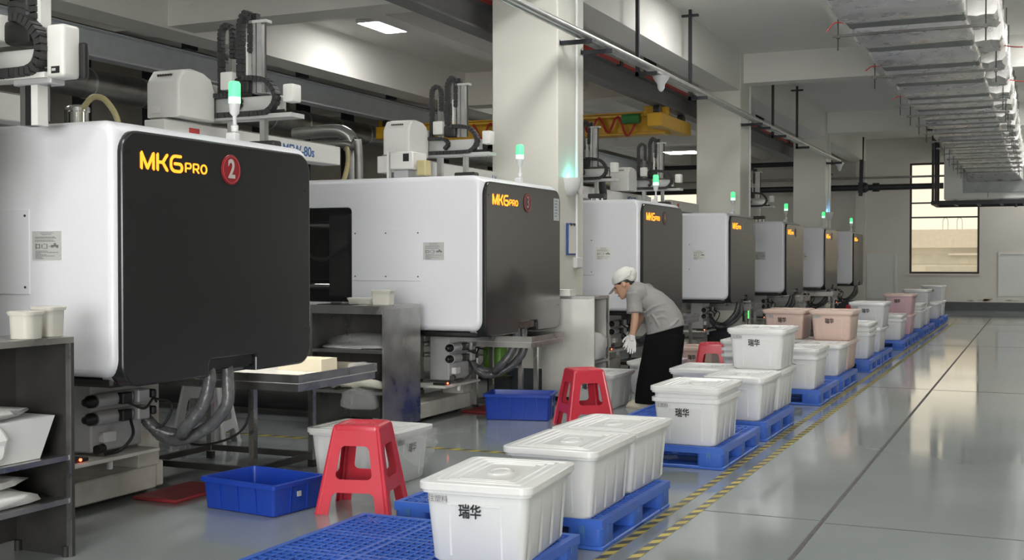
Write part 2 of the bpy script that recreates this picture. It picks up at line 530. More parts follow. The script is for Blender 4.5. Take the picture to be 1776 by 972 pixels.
# ceiling beams
for (x0, x1, zb) in ((-5.18, -4.70, 4.35), (-10.5, -10.0, 4.35), (-7.8, -7.5, 4.52), (-2.43, -2.1, 4.5), (1.4, 1.75, 4.5)):
    struct('ceiling_beam', MB().box(x0, x1, Y0, Y1, zb, ZC), 'ceiling')
COLY = [-5.1, 3.3, 11.7, 20.1, 28.95]
for yy in COLY:
    struct('cross_beam', MB().box(-4.69, XR, yy+.22, yy+.62, 4.5, ZC), 'ceiling')
    struct('cross_beam', MB().box(XL, -5.18, yy+.12, yy+.62, 4.38, ZC), 'ceiling')
    for x0 in (-5.46, 4.6):
        c = struct('column', MB().rbox(x0, x0+.77, yy, yy+.78, 0, ZC-.0, .012, 1), 'column')
        MB().box(x0-.008, x0+.778, yy-.008, yy+.788, 0, .28).build('column_base', 'skirt', c, 0)
# epoxy floor joints (sealant beads) and hazard tape
struct('trim_4', MB().box(-1.101, -1.077, Y0, Y1-.04, 0, .0015), 'sealant')
for k, yy in enumerate((-.6, 6.62, 13.9, 21.2, 28.4)):
    struct('trim_%d' % (5+k), MB().box(-1.07, XR, yy-.007, yy+.007, 0, .0012), 'sealant')
    struct('trim_%d' % (10+k), MB().box(-1.8, -1.11, yy+.05-.005, yy+.05+.005, 0, .001), 'sealant')
def hazard(label, x0, x1, y0, y1, along, group):
    """yellow and black striped floor tape: slanted stripes joined"""
    base = MB().box(x0, x1, y0, y1, .0005, .0018).build('hazard_tape', 'tape_y', None, 0)
    base['kind'] = 'structure'
    k = MB()
    n = int(((y1-y0) if along == 'y' else (x1-x0))/.16)
    for i in range(n):
        if along == 'y':
            a = y0+i*.16
            k.add([(x0, a, .0024), (x1, a+.05, .0024), (x1, a+.13, .0024), (x0, a+.08, .0024)], [(0,1,2,3)])
        else:
            a = x0+i*.16
            k.add([(a, y0, .0024), (a+.08, y0, .0024), (a+.13, y1, .0024), (a+.05, y1, .0024)], [(0,1,2,3)])
    o = k.build('tape_stripes', 'tape_k', base, 0)
    o['kind'] = 'stuff'
hazard('', -1.955, -1.905, 2.0, 31, 'y', '')
hazard('', -1.815, -1.765, 2.0, 31, 'y', '')
hazard('', -9.0, -3.5, 8.02, 8.09, 'x', '')

# neighbouring building outside the end window
fb = thing('building', 'cream neighbouring building with banded parapet seen through the end wall window', 'building', (0, 47, 0))
MB().box(-16, 10, 0, 3, 0, 1.9).build('wall', 'far_wall', fb, 0)
MB().box(-16, 10, -.4, 3, 1.9, 2.58).build('parapet', 'far_pink', fb, 0)
MB().box(-16, 10, -.05, 0.05, 1.3, 1.66).build('recess_band', 'far_grey', fb, 0)
MB().box(-3.1, 10, -.22, 0, 1.62, 1.70).build('ledge', 'far_wall', fb, 0)
MB().box(-3.9, 10, -.1, 0, .4, 1.2).build('lower_band', 'far_grey', fb, 0)
for k, x in enumerate((-3.25, -2.75, -1.9, -1.2)):
    MB().tube(smooth_path([(x-.09, .4, 2.57), (x-.09, .4, 2.9), (x-.04, .4, 3.02), (x+.04, .4, 3.02), (x+.09, .4, 2.9), (x+.09, .4, 2.57)], 4), .018, 6).build('roof_rail', 'galv', fb)
struct('yard_ground', MB().box(-30, 24, Y1+.3, 60, -.3, -.05), 'far_ground')

# ------------------------------------------------------------ ceiling lamps
def ceiling_lamp(x, y, z, label, lx=.62, ly=.95, rods=False):
    t = thing('ceiling_light', label, 'light', (x, y, z), 0, None)
    h = MB().rbox(-lx/2, lx/2, -ly/2, ly/2, 0, .05, .008, 1)
    if rods:
        for sx in (-1, 1): h.cyl((sx*lx*.35, 0, .05), (sx*lx*.35, 0, ZC-z), .008, n=6)
    h.build('housing', 'housing', t, 0)
    MB().box(-lx/2+.03, lx/2-.03, -ly/2+.03, ly/2-.03, -.004, -.001).build('diffuser', 'led', t, 0)
    return t
ceiling_lamp(-8.95, 15.5, 4.945, 'bright rectangular ceiling light above the second and third moulding machines', .6, .9)
ceiling_lamp(-8.7, 30.6, 4.3, 'hanging bright light far back in the left bay beyond the yellow crane', .9, .8, True)
for n_, y in enumerate((-1.0, 6.8, 23.4)):  # unseen lamps added to brighten the left bay
    ceiling_lamp(-9.0, y, 4.945, 'ceiling light high in the left bay, %s' % ('before the nearest machine', 'above the nearest machine bed', 'behind the first column')[n_], .6, .9)
ceiling_lamp(-3.5, 15.25, 4.945, 'ceiling light at the top edge over the aisle before the second column')
for n_, (y, z) in enumerate(((-4.6, 4.945), (-.5, 4.945), (2.6, 4.945), (7.2, 4.945), (10.4, 4.945))):  # out-of-frame lamps added to light the aisle and machine fronts
    ceiling_lamp(-3.5, y, z, 'ceiling light over the pallet side of the aisle, %s from the loading door' % ('first second third fourth fifth'.split()[n_]))['group'] = 'aisle lights out of frame'
for n_, y in enumerate((-.5, 3.5, 7.2, 11.2, 15.9, 19.8, 23.6, 27.6, 31.2, 34.6)):  # out-of-frame lamps added to lift the ceiling, bins and end wall
    ceiling_lamp(.6, y, 4.945, 'ceiling light right of the foil duct, %s from the loading door' % ('first second third fourth fifth sixth seventh eighth ninth tenth'.split()[n_]))['group'] = 'aisle lights out of frame right'
# ------------------------------------------------------------ moulding machines
XF, YM, PITCH = -4.4, 4.81, 4.46
WID = 1.81
# lit letters as rounded strokes: unit height 1
def logo_mb():
    mb = MB()
    w_ = .17
    def L(pts, ox, s, oy=0): stroke(mb, [(ox+p[0]*s, oy+p[1]*s) for p in pts], w_*s, .004)
    def arc(cx, cy, rx, ry, a0, a1, n=8): return [(cx+rx*math.cos(R(a0+(a1-a0)*k/n)), cy+ry*math.sin(R(a0+(a1-a0)*k/n))) for k in range(n+1)]
    s = .1
    L([(.08, .08), (.08, .92), (.55, .1), (1.02, .92), (1.02, .08)], 0, s)
    L([(.08, .92), (.08, .08)], 1.27*s, s)
    L([(.2, .5), (.5, .5), (.85, .92)], 1.27*s, s)
    L([(.5, .5), (.85, .08)], 1.27*s, s)
    six = arc(.42, .62, .34, .30, 60, 180) + arc(.42, .36, .34, .28, 180, 360)
    L([(.85, .92), (.42, .92)] + arc(.40, .56, .36, .36, 95, 180)[1:] + arc(.42, .38, .38, .30, 180, 270) + [(.75, .08)] + arc(.75, .29, .21, .21, -90, 90) + [(.32, .5)], 2.4*s, s)
    s2 = .058; oy = 0.006
    def P2(pts, ox): stroke(mb, [(ox+p[0]*s2, oy+p[1]*s2) for p in pts], .16*s2, .004)
    P2([(.1, .08), (.1, .92), (.65, .92)] + arc(.65, .68, .22, .24, 90, -90) + [(.1, .44)], 3.62*s)
    P2([(.1, .08), (.1, .92), (.65, .92)] + arc(.65, .68, .22, .24, 90, -90) + [(.1, .44)], 3.62*s+.067)
    P2([(.5, .44), (.88, .08)], 3.62*s+.067)
    P2(arc(.52, .5, .42, .42, 0, 360, 16), 3.62*s+.134)
    return mb
LOGO = logo_mb()
def outline_xz(x0, x1, z0, z1, r, rl=.02, seg=6):
    """rounded on the +x side"""
    out = []
    for (cx, cz, rad, a0) in ((x1-r, z1-r, r, 90), (x0+rl, z1-rl, rl, 180), (x0+rl, z0+rl, rl, 270), (x1-r, z0+r, r, 0)):
        pass
    for k in range(seg+1):
        a = R(-90+90*k/seg); out.append((x1-r+r*math.cos(a), z0+r+r*math.sin(a)))
    for k in range(seg+1):
        a = R(90*k/seg); out.append((x1-r+r*math.cos(a), z1-r+r*math.sin(a)))
    out += [(x0, z1), (x0, z0)]
    return out
def inset(poly, d):
    n = len(poly); res = []
    for i in range(n):
        p0, p1, p2 = Vector(poly[i-1]), Vector(poly[i]), Vector(poly[(i+1) % n])
        a, b = (p1-p0).normalized(), (p2-p1).normalized()
        na, nb = Vector((-a.y, a.x)), Vector((-b.y, b.x))
        m_ = (na+nb)
        m_ = m_.normalized() / max(.4, m_.normalized().dot(na))
        res.append(tuple(p1 + m_*d))
    return res
WX0, WX1, WZ0, WZ1 = -2.6, -1.34, 1.06, 1.93
def shell_mb():
    mb = MB()
    o = outline_xz(-3.4, -.03, .82, 2.19, .10)
    steps = ((0.045, 0.0), (0.025, .004), (.009, .016), (0, .04))
    # near end: rounded edge rings to the flat face with the window hole
    rg = [[(p[0], y, p[1]) for p in inset(o, d)] for (y, d) in ((.05, 0), (.03, .0035), (.013, .013), (.003, .028), (0, .045))]
    mb.rings(rg, False, False)
    hole = rrect((WX0+WX1)/2, (WZ0+WZ1)/2, (WX1-WX0)/2, (WZ1-WZ0)/2, .04)[::-1]
    face = inset(o, .045)
    tri = tessellate_polygon([[Vector((*p, 0)) for p in face], [Vector((*p, 0)) for p in hole]])
    flat = face + hole
    mb.add([(p[0], 0, p[1]) for p in flat], [tuple(t) for t in tri])
    mb.rings([[(p[0], 0, p[1]) for p in hole], [(p[0], .05, p[1]) for p in hole]], False, False)
    # body tube and far end
    rg = [[(p[0], y, p[1]) for p in inset(o, d)] for (y, d) in ((.05, 0), (WID-.05, 0), (WID-.03, .0035), (WID-.013, .013), (WID-.003, .028), (WID, .045))]
    mb.rings(rg, False, True)
    return mb
def make_machine(label):
    t = thing('moulding_machine', label, 'machine', (0, 0, 0))
    shell_mb().build('cover', 'white', t, 30, recalc=True)
    # dark end panel with the cable notch
    ol = [(1.78, .90)] + rrect(.905, 1.455, .875, .685, .12, 5)
    ol = rrect(.905, 1.455, .875, .685, .12, 6)
    # insert the notch along the bottom edge (between the 3rd and 4th corner)
    i3 = 3*7
    notch = [(.74, .77), (.74, .85), (.755, .868), (1.175, .868), (1.19, .85), (1.19, .77)]
    ol = ol[:i3] + notch + ol[i3:]
    d = MB()
    d.plate([ol], .09, T((-.10, 0, 0)) @ FX)
    rim = inset(ol, .012)
    d.rings([[(-.01, p[0], p[1]) for p in ol], [(-.003, p[0], p[1]) for p in inset(ol, .004)], [(0, p[0], p[1]) for p in rim]], False, False)
    tri = tessellate_polygon([[Vector((*p, 0)) for p in rim]])
    d.add([(0, p[0], p[1]) for p in rim], [tuple(q) for q in tri])
    dp = d.build('end_panel', 'dark', t, 30, recalc=True)
    MB().rbox(-.09, -.02, .70, 1.23, .80, .905, .01, 1).build('cable_port', 'black_gloss', dp, 30)
    MB().box(-.012, -.0004, .76, 1.0, .872, .893).build('port_lip', 'steel_dark', dp, 0)
    # rim strip behind the panel, grey painted in for shade on the cover edge, black belly pan
    mb = MB(); mb.rings([[(x, p[0], p[1]) for p in rrect(.905, 1.475, .893, .70, .13, 6)] for x in (-.16, -.10)])
    mb.build('rim', 'grey_rim', t, 30)
    MB().rbox(-2.6, -.10, .05, WID-.05, .765, .822, .015, 1).build('belly_pan', 'black', t, 0)
    place(LOGO, T((.0005, .165, 1.935)) @ FX).build('lit_lettering', 'logo', dp, 0, label='lit orange lettering')
    for (yy, zz) in ((.09, 2.02), (.09, .95), (1.72, 1.9), (1.72, 1.0)):
        MB().cyl((0, yy, zz), (.003, yy, zz), .006, n=8).build('panel_screw', 'black', dp)
    # access panel, screws, instruction plate
    ap = MB().rbox(-1.335, -.62, -.006, .004, 1.26, 1.725, .003, 1).build('access_panel', 'white', t, 0)
    for xx in (-1.30, -.98, -.65):
        for zz in (1.30, 1.69): MB().cyl((xx, -.006, zz), (xx, -.010, zz), .007, n=8).build('panel_screw', 'steel_dark', ap)
    pl = MB().box(-.60, -.395, -.005, .002, 1.45, 1.605).build('instruction_plate', 'sticker', t, 0, label='grey instruction plate with a printed diagram')
    pr = MB()
    rr = random.Random(5)
    for k, (zz, a, b) in enumerate(((1.595, .3, .75), (1.585, .33, .68), (1.573, .12, .8), (1.567, .1, .85), (1.556, .1, .75), (1.55, .1, .8), (1.497, .12, .55), (1.49, .12, .92), (1.484, .12, .3), (1.477, .12, .5), (1.471, .12, .78), (1.464, .12, .35), (1.457, .12, .4))):
        x = a
        while x < b:
            l_ = .02+.04*rr.random()
            pr.box(-.60+.205*x, -.60+.205*min(b, x+l_), -.0058, -.0051, zz-.0017, zz+.0017)
            x += l_+.015
    for (a, b, z0_, z1_) in ((.12, .16, 1.508, 1.538), (.16, .26, 1.512, 1.516), (.16, .26, 1.53, 1.534), (.25, .28, 1.51, 1.537), (.33, .36, 1.513, 1.533), (.38, .5, 1.51, 1.513), (.38, .5, 1.533, 1.536), (.51, .54, 1.51, 1.536), (.58, .66, 1.521, 1.524), (.66, .76, 1.516, 1.53), (.76, .84, 1.52, 1.54), (.84, .92, 1.514, 1.53)):
        pr.box(-.60+.205*a, -.60+.205*b, -.0058, -.0051, z0_, z1_)
    pr.build('printed_diagram', 'ink_grey', pl, 0)
    # mould bay behind the guard window
    cv = MB()
    cv.box(WX0-.02, WX1+.02, .72, .76, WZ0-.02, WZ1+.02)
    cv.build('bay_lining', 'black', t, 0)
    for (a, b, c_, d_) in ((-2.5, -2.25, 1.1, 1.88), (-1.72, -1.5, 1.1, 1.88), (-2.15, -1.98, 1.25, 1.75)):
        MB().rbox(a, b, .2, .7, c_, d_, .015, 1).build('platen', 'steel_dark', t, 0)
    for zz in (1.2, 1.78): MB().cyl((-2.55, .3, zz), (-1.4, .3, zz), .04).build('tie_bar', 'chrome', t)
    MB().tube(smooth_path([(-2.5, .12, 1.5), (-2.1, .1, 1.62), (-1.75, .1, 1.45), (-1.45, .12, 1.58)], 5), .018, 8).build('cooling_hose', 'rubber', t)
    MB().box(WX0+.004, WX1-.004, .012, .018, WZ0+.004, WZ1-.004).build('guard_window', 'tinted', t, 0)
    # bed and injection unit further back
    MB().rbox(-6.6, -1.42, .35, 1.55, .18, .74, .02, 1).build('bed', 'dirty_white', t, 0)
    MB().rbox(-6.4, -3.5, .5, 1.35, .78, 1.55, .05, 2).build('injection_unit', 'robot', t)
    # foot, post, shelf and valve block under the clamp end
    MB().rbox(-.98, -.62, -.25, 1.0, .03, .17, .008, 1).build('foot_beam', 'dirty_white', t, 0)
    MB().rbox(-.95, -.64, .99, 1.09, .03, .19, .01, 1).build('foot_end', 'dirty_white', t, 0)
    for yy in (-.1, .45, 1.03): MB().lathe([(.05, 0), (.05, .018), (.022, .02), (.022, .05)], 12, T((-.8, yy, -.0))).build('levelling_pad', 'rubber', t)
    MB().rbox(-.85, -.63, .85, 1.04, .17, .78, .006, 1).build('post', 'dirty_white', t, 0)
    sh = MB().rbox(-.80, -.42, .08, .80, .30, .322, .004, 1).build('shelf_plate', 'dirty_white', t, 0)
    MB().cyl((-.46, .42, .25), (-.46, .42, .302), .018, n=10).build('shelf_stud', 'pvc', sh)
    vb = MB().rbox(-.72, -.52, .34, .76, .345, .765, .01, 1).build('valve_block', 'cast', t, 0)
    for zz in (.645, .545):
        MB().cyl((-.50, .34, zz), (-.50, .62, zz), .042, n=16).build('valve', 'cast', vb)
        MB().lathe([(.024, 0), (.036, .006), (.036, .04), (.028, .05), (.02, .075), (.012, .08)], 14, T((-.50, .34, zz)) @ Matrix.Rotation(R(90), 4, 'X')).build('knob', 'black', vb)
        MB().rbox(-.53, -.43, .50, .58, zz-.03, zz+.035, .006, 1).build('connector', 'black', vb, 0)
        MB().rbox(-.52, -.44, .64, .74, zz-.04, zz+.04, .008, 1).build('coil', 'cast', vb, 0)
        MB().rbox(-.50, -.43, .75, .79, zz-.02, zz+.03, .008, 1).build('coil_plug', 'black', vb, 0)
        MB().cyl((-.78, .33, zz+.03), (-.72, .42, zz+.03), .022).build('pipe_stub', 'galv', vb)
    MB().cyl((-.52, .43, .365), (-.50, .36, .365), .026, n=12).build('drain_knob', 'black', vb)
    MB().rbox(-.53, -.48, .40, .50, .40, .46, .004, 1).build('gauge', 'pvc', vb, 0)
    MB().tube(smooth_path([(-.43, .54, .62), (-.38, .62, .58), (-.40, .72, .63), (-.43, .78, .60)], 5), .008, 6).build('wire', 'rubber', vb)
    MB().tube(smooth_path([(-.43, .56, .52), (-.36, .50, .44), (-.40, .44, .36), (-.48, .40, .335)], 5), .009, 6).build('wire', 'rubber', vb)
    MB().tube(smooth_path([(-.45, .78, .62), (-.38, .86, .58), (-.42, .84, .46), (-.5, .80, .42)], 5), .008, 6).build('wire', 'rubber', vb)
    sn = MB().rbox(-.58, -.46, .14, .26, .323, .342, .004, 1).build('sensor', 'black', t, 0)
    MB().sphere((-.455, .19, .338), .009).build('sensor_led', 'red_led', sn, label='small lit red sensor light')
    # two plastic-wrapped hoses looping from the cable port to the valve block
    for k, (y0, lo, dx) in enumerate(((.80, .385, 0), (.97, .36, .05))):
        pth = smooth_path([(-.055, y0, .815), (-.055, y0+.005, .73), (-.10+dx, y0-.01, .58), (-.22+dx, y0-.03, .44), (-.34, .90-.02*k, lo), (-.45, .86, lo+.02), (-.50, .83, .44), (-.54, .80, .50)], 6)
        mb = MB()
        mb.tube(pth, [.036+.0025*(i%2) for i in range(len(pth))], 12)
        mb.build('hose', 'hose_b', t)
        mb = MB()
        mb.tube(pth[3:-2], [.043+.004*math.sin(i*1.3+k) for i in range(len(pth)-5)], 9, caps=False)
        mb.build('hose_wrap', 'film', t)
    return t
def signal_tower(x, y, label):
    t = thing('signal_tower', label, 'signal light', (x, y, 2.19), 0, 'signal towers on the machines')
    MB().lathe([(.03, 0), (.03, .012), (.012, .018), (.012, .06), (.022, .065), (.024, .10), (.012, .11), (.012, .16), (.03, .18), (.036, .24)], 14).build('stem', 'pvc', t)
    MB().rbox(-.05, .02, -.03, .03, 0, .06, .008, 1).build('bracket', 'pvc', t)
    MB().lathe([(.036, .24), (.038, .245), (.038, .28)], 16).build('lower_lens', 'green_top', t)
    MB().lathe([(.038, .28), (.038, .365), (.03, .378), (.008, .382)], 16).build('upper_lens', 'green_lamp', t)
    return t
MLAB = {2: 'nearest white moulding machine with charcoal end panel and round red number 2 badge',
        3: 'second white moulding machine, with number 3 badge and notice at its corner',
        4: 'third moulding machine, number 4, behind the bending worker',
        5: 'fourth moulding machine, right of the second column, with white notice',
        6: 'fifth moulding machine in the row, grey sided with no stool before it',
        7: 'sixth moulding machine in the row, next to last before the end wall',
        8: 'farthest moulding machine, closest to the end wall'}
machines = {}
m0 = make_machine(MLAB[2])
m0['group'] = 'moulding machines in a row'
for k in range(2, 9):
    loc = (XF, YM+(k-2)*PITCH, 0)
    machines[k] = m0 if k == 2 else dup(m0, loc, 0, MLAB[k], 'moulding machines in a row')
m0.location = (XF, YM, 0)
for k in range(2, 9):
    signal_tower(-4.62, YM+(k-2)*PITCH+(1.27 if k < 5 else 1.1), ['lit green signal tower on %s' % q for q in (
        'the nearest machine', 'the second machine, before the first column', 'the third machine', 'the fourth machine, beside the second column', 'the fifth machine', 'the sixth machine', 'the farthest machine')][k-2])
    # number badge
    par = machines[k]
    cy, cz = .94, 1.985
    if k in (2, 3):
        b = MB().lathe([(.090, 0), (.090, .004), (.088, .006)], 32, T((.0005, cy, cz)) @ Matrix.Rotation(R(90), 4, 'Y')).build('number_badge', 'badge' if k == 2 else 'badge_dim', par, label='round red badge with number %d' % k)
        rg = MB()
        rg.rings([[(x, cy+r*math.cos(2*PI*q/32), cz+r*math.sin(2*PI*q/32)) for q in range(32)] for x, r in ((.007, .080), (.009, .080), (.009, .076), (.007, .076))], closed=True)
        rg.build('badge_ring', 'badge_ring', b)
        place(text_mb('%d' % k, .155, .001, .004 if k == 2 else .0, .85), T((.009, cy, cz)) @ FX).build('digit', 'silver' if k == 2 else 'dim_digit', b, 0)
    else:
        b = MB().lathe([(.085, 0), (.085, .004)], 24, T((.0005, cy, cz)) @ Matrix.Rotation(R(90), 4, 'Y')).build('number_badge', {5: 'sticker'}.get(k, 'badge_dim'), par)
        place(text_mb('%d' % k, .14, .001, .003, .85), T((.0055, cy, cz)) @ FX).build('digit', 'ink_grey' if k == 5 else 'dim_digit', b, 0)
    if k in (4, 5, 7):
        for ch in par.children:
            if ch.name.startswith('instruction_plate'):
                ch.data = ch.data.copy(); ch.data.materials[0] = M['paper']; ch['label'] = 'whitish instruction plate with a printed diagram'
    if k in (3, 5):
        n_ = MB().box(.0005, .003, 1.60, 1.74, 1.84, 2.06).build('notice', 'sticker', par, 0, label='white notice taped to the panel corner')
        nt_ = MB()
        for q in range(6): nt_.box(.0031, .0037, 1.62, 1.70-.01*(q % 3), 2.03-.03*q, 2.037-.03*q)
        nt_.build('notice_print', 'ink_blue', n_, 0)

# ------------------------------------------------------------ take-out robots on top
def make_robot(label, long_chain=True):
    """local origin: top of the traverse beam at the carriage; x towards the aisle"""
    t = thing('take_out_robot', label, 'robot', (0, 0, 0), 0, 'take-out robots above the machines')
    # control cover with rounded top
    pr = [(-.02, 0), (.27, 0), (.27, .26), (.255, .29), (.21, .325), (.14, .335), (.06, .325), (.0, .27), (-.02, .24)]
    mb = MB()
    side = [(-.47, 0), (-.08, 0), (-.08, .22), (-.12, .30), (-.20, .335), (-.33, .345), (-.41, .33), (-.455, .27), (-.47, .24)]
    rg = [[(x, p[0]*(1-a)+(-.275)*a, p[1]*(1-a)+.16*a) for p in side] for x, a in ((-.13, .06), (-.12, .015), (-.105, 0), (.125, 0), (.14, .015), (.15, .06))]
    cb = mb.rings(rg).build('control_cover', 'robot', t, 35, recalc=True)
    for k in range(6): MB().box(-.05+.022*k, -.04+.022*k, -.452, -.430, .285, .30).build('vent_slot', 'steel_dark', cb, 0)
    MB().box(-.08, 0, -.4745, -.4695, .03, .08).build('small_hatch', 'robot', cb, 0)
    # crosswise arm
    MB().box(-.12, .78, -.06, .10, .015, .045).build('carriage_plate', 'robot_grey', t, 0)
    MB().rbox(-.05, .66, -.035, .06, .065, .175, .012, 2).build('cross_arm', 'robot_grey', t)
    MB().rbox(-.05, .72, -.055, -.04, .045, .07, .004, 1).build('guide_rail', 'black', t, 0)
    MB().rbox(.70, .785, -.05, .06, .12, .245, .012, 2).build('end_block', 'robot', t)
    MB().cyl((-.13, -.05, .215), (-.01, -.05, .235), .026, n=10).build('motor', 'black', t)
    MB().cyl((-.13, -.07, .085), (-.02, -.07, .085), .028, n=10).build('motor', 'black', t)
    MB().rbox(.0, .12, -.07, .05, .19, .275, .01, 2).build('gear_cover', 'robot', t)
    MB().rbox(.19, .295, -.08, .04, .225, .355, .012, 2).build('carriage_cover', 'robot', t)
    MB().rbox(.30, .43, -.07, .04, .20, .31, .02, 2).build('carriage_motor', 'black', t)
    # telescopic vertical arms with drag chains
    p2 = MB().rbox(.20, .245, .0, .05, .12, .62, .005, 1).build('second_arm', 'galv_dark', t, 0)
    chain_mb([(.145, .0, .10), (.145, .0, .45), (.145, .0, .64), (.175, 0, .69), (.215, 0, .69), (.245, 0, .64), (.245, 0, .46)], .05, .035, (0, 1, 0), .028).build('drag_chain', 'chain', p2, 0)
    ma = MB().box(.425, .455, -.02, .03, .2, .70).box(.465, .505, -.02, .03, .2, .70).build('main_arm', 'galv', t, 0)
    MB().box(.405, .55, -.03, .04, .69, .71).build('arm_cap', 'robot_grey', ma, 0)
    MB().box(.43, .46, -.02, .03, .71, .76).build('cap_stud', 'black', ma, 0)
    MB().cyl((.525, 0, .2), (.525, 0, .7), .007, n=6).build('rod', 'black', ma)
    chain_mb([(.315, 0, .30), (.315, 0, .6), (.318, 0, .70), (.35, 0, .76), (.385, 0, .76), (.41, 0, .70), (.41, 0, .5)], .06, .042, (0, 1, 0), .032).build('drag_chain', 'chain', ma, 0)
    MB().box(.372, .39, -.02, .02, .25, .56).build('white_rail', 'robot', ma, 0)
    chain_mb([(.36, -.06, .30), (.48, -.06, .295), (.58, -.06, .27), (.645, -.06, .20), (.655, -.06, .13), (.60, -.06, .065), (.50, -.06, .05), (.05, -.06, .05)], .06, .035, (0, 1, 0), .034).build('drag_chain', 'chain', t, 0)
    chain_mb([(-.02, -.08, .19), (.2, -.08, .185), (.32, -.08, .175), (.36, -.08, .13), (.33, -.08, .09)], .05, .03, (0, 1, 0), .03).build('drag_chain', 'chain', t, 0)
    # gripper arm hanging down behind the cover
    MB().box(.20, .25, -.01, .04, -.22, .02).build('hanging_arm', 'galv', t, 0)
    MB().box(.48, .52, -.01, .04, -.18, .02).build('gripper_bar', 'galv', t, 0)
    MB().rbox(.40, .62, -.04, .06, -.20, -.14, .01, 1).build('gripper', 'steel_dark', t, 0)
    for k in range(3): MB().cyl((.44+.07*k, 0, -.25), (.44+.07*k, 0, -.2), .016, n=8).build('suction_cup', 'galv', t)
    return t
def make_beam(label, y0, y1, txt):
    t = thing('traverse_beam', label, 'beam', (-5.5, y0, 2.25), 0, 'robot traverse beams')
    l_ = y1-y0
    MB().rbox(-.09, .09, 0, l_, 0, .155, .006, 1).build('beam', 'robot', t, 0)
    MB().box(-.05, .05, .02, l_-.02, .155, .17).build('guide_rail', 'galv_dark', t, 0)
    for k in (0, 1): MB().box(-.07, .07, .15+k*.9, .35+k*.9, -.06, .0).build('mounting_foot', 'galv', t, 0)
    place(text_mb(txt, .11, .001, .002), T((.0905, l_*.72, .07)) @ FX).build('printed_model_code', 'ink_blue', t, 0)
    b = MB().box(.09, .092, .25, .36, .05, .12).build('warning_label', 'red_bar', t, 0)
    return t
r0 = make_robot('white take-out robot with tall black drag chains above the nearest machine')
r0.location = (-5.5, 6.9, 2.425)
dup(r0, (-5.52, YM+PITCH+.88, 2.425), 0, 'white take-out robot with drag chains above the second machine')
dup(r0, (-5.45, YM+2*PITCH+2.65, 2.425), 0, 'white take-out robot above the third machine, right of the first column')
dup(r0, (-5.62, YM+2*PITCH+.35, 2.425), 0, 'take-out robot partly hidden behind the first column')
dup(r0, (-5.4, YM+4*PITCH-.1, 2.425), 0, 'take-out robot between the second and third columns')
make_beam('white robot traverse beam with blue model code over the nearest machine', YM+1.55, YM+3.75, 'MEW-80s')
make_beam('white robot traverse beam with blue model code over the second machine', YM+PITCH+.2, YM+PITCH+3.6, 'HQ MEW-80s')
make_beam('white robot traverse beam over the third machine', YM+2*PITCH+.3, YM+2*PITCH+3.6, 'MEW-80s')
make_beam('white robot traverse beam over the fourth machine', YM+3*PITCH+.3, YM+3*PITCH+3.4, 'MEW-80s')
make_beam('white robot traverse beam at the far left edge above the cover', 1.4, 5.3, 'MEW-80s')

# arm of the robot before the nearest machine, entering at the left edge
t = thing('robot_arm', 'robot arm with white end cover and large black drag chain at the top left corner', 'robot', (-4.8, 4.56, 2.14))
MB().rbox(-.42, -.06, -.09, .06, .43, .57, .015, 2).build('carriage_cover', 'robot', t)
MB().rbox(-.07, .12, -.07, .05, .41, .54, .03, 2).build('carriage_motor', 'black', t)
MB().rbox(-.6, .16, -.03, .06, .30, .39, .012, 2).build('cross_arm', 'robot_grey', t)
MB().box(-.6, .2, -.05, .07, .235, .262).build('carriage_plate', 'robot', t, 0)
MB().rbox(.205, .325, -.05, .07, .23, .50, .02, 3).build('end_cover', 'robot', t)
MB().rbox(.20, .36, .06, .10, .23, .42, .02, 2).build('cover_back', 'black', t)
lb = MB().box(.245, .30, -.0525, -.0505, .25, .285).build('rating_label', 'ink', t, 0)
MB().box(.25, .275, -.0535, -.0525, .262, .275).build('label_print', 'sticker', lb, 0)
chain_mb([(-.02, -.06, .55), (.06, -.06, .54), (.14, -.06, .49), (.19, -.06, .42), (.19, -.06, .34), (.14, -.06, .28), (.0, -.06, .265), (-.5, -.06, .265)], .07, .045, (0, 1, 0), .034).build('drag_chain', 'chain', t, 0)
for k, (x0, x1, m_) in enumerate(((.0, .035, 'galv_dark'), (.04, .07, 'black'), (.075, .12, 'robot'))):
    MB().box(x0, x1, -.02, .05, .0, .24).build('vertical_rail', m_, t, 0)
MB().cyl((.16, .02, .02), (.16, .02, .24), .008, n=6).build('rod', 'black', t)
MB().rbox(-.04, .22, -.03, .07, .205, .245, .006, 1).build('clamp_plate', 'cast', t, 0)
chain_mb([(-.04, 0, .56), (-.04, 0, .66), (-.02, 0, .72), (.04, 0, .74), (.09, 0, .70), (.10, 0, .55)], .07, .05, (0, 1, 0), .034).build('drag_chain', 'chain', t, 0)
MB().box(.10, .145, -.02, .05, .5, .68).build('main_arm', 'robot', t, 0)
MB().box(.07, .22, -.03, .06, .68, .70).build('arm_cap', 'robot', t, 0)

# canister, hoses and fittings on the nearest cover
t = thing('vacuum_canister', 'small steel canister with clamp ring on top of the nearest machine', 'canister', (-5.85, 6.02, 2.19))
MB().lathe([(.072, 0), (.072, .24), (.08, .245), (.08, .27), (.07, .28), (.03, .29)], 20).build('body', 'chrome', t)
MB().cyl((-.02, -.085, .13), (-.02, -.085, .25), .012, n=8).build('clamp', 'steel_dark', t)
tag(MB().tube(smooth_path([(-5.78, 6.0, 2.46), (-5.70, 6.0, 2.52), (-5.6, 6.0, 2.50), (-5.5, 6.0, 2.38), (-5.46, 6.0, 2.2)], 6), .02, 10).build('hose', 'hose_y', None, 60), 'yellow curved hose beside the steel canister on the nearest machine', 'hose')
t = thing('pipe_fitting', 'short brass and white pipe fitting on top of the nearest machine', 'fitting', (-5.35, 6.2, 2.19))
MB().rbox(0, .1, -.04, .04, 0, .1, .008, 1).build('block', 'cast', t)
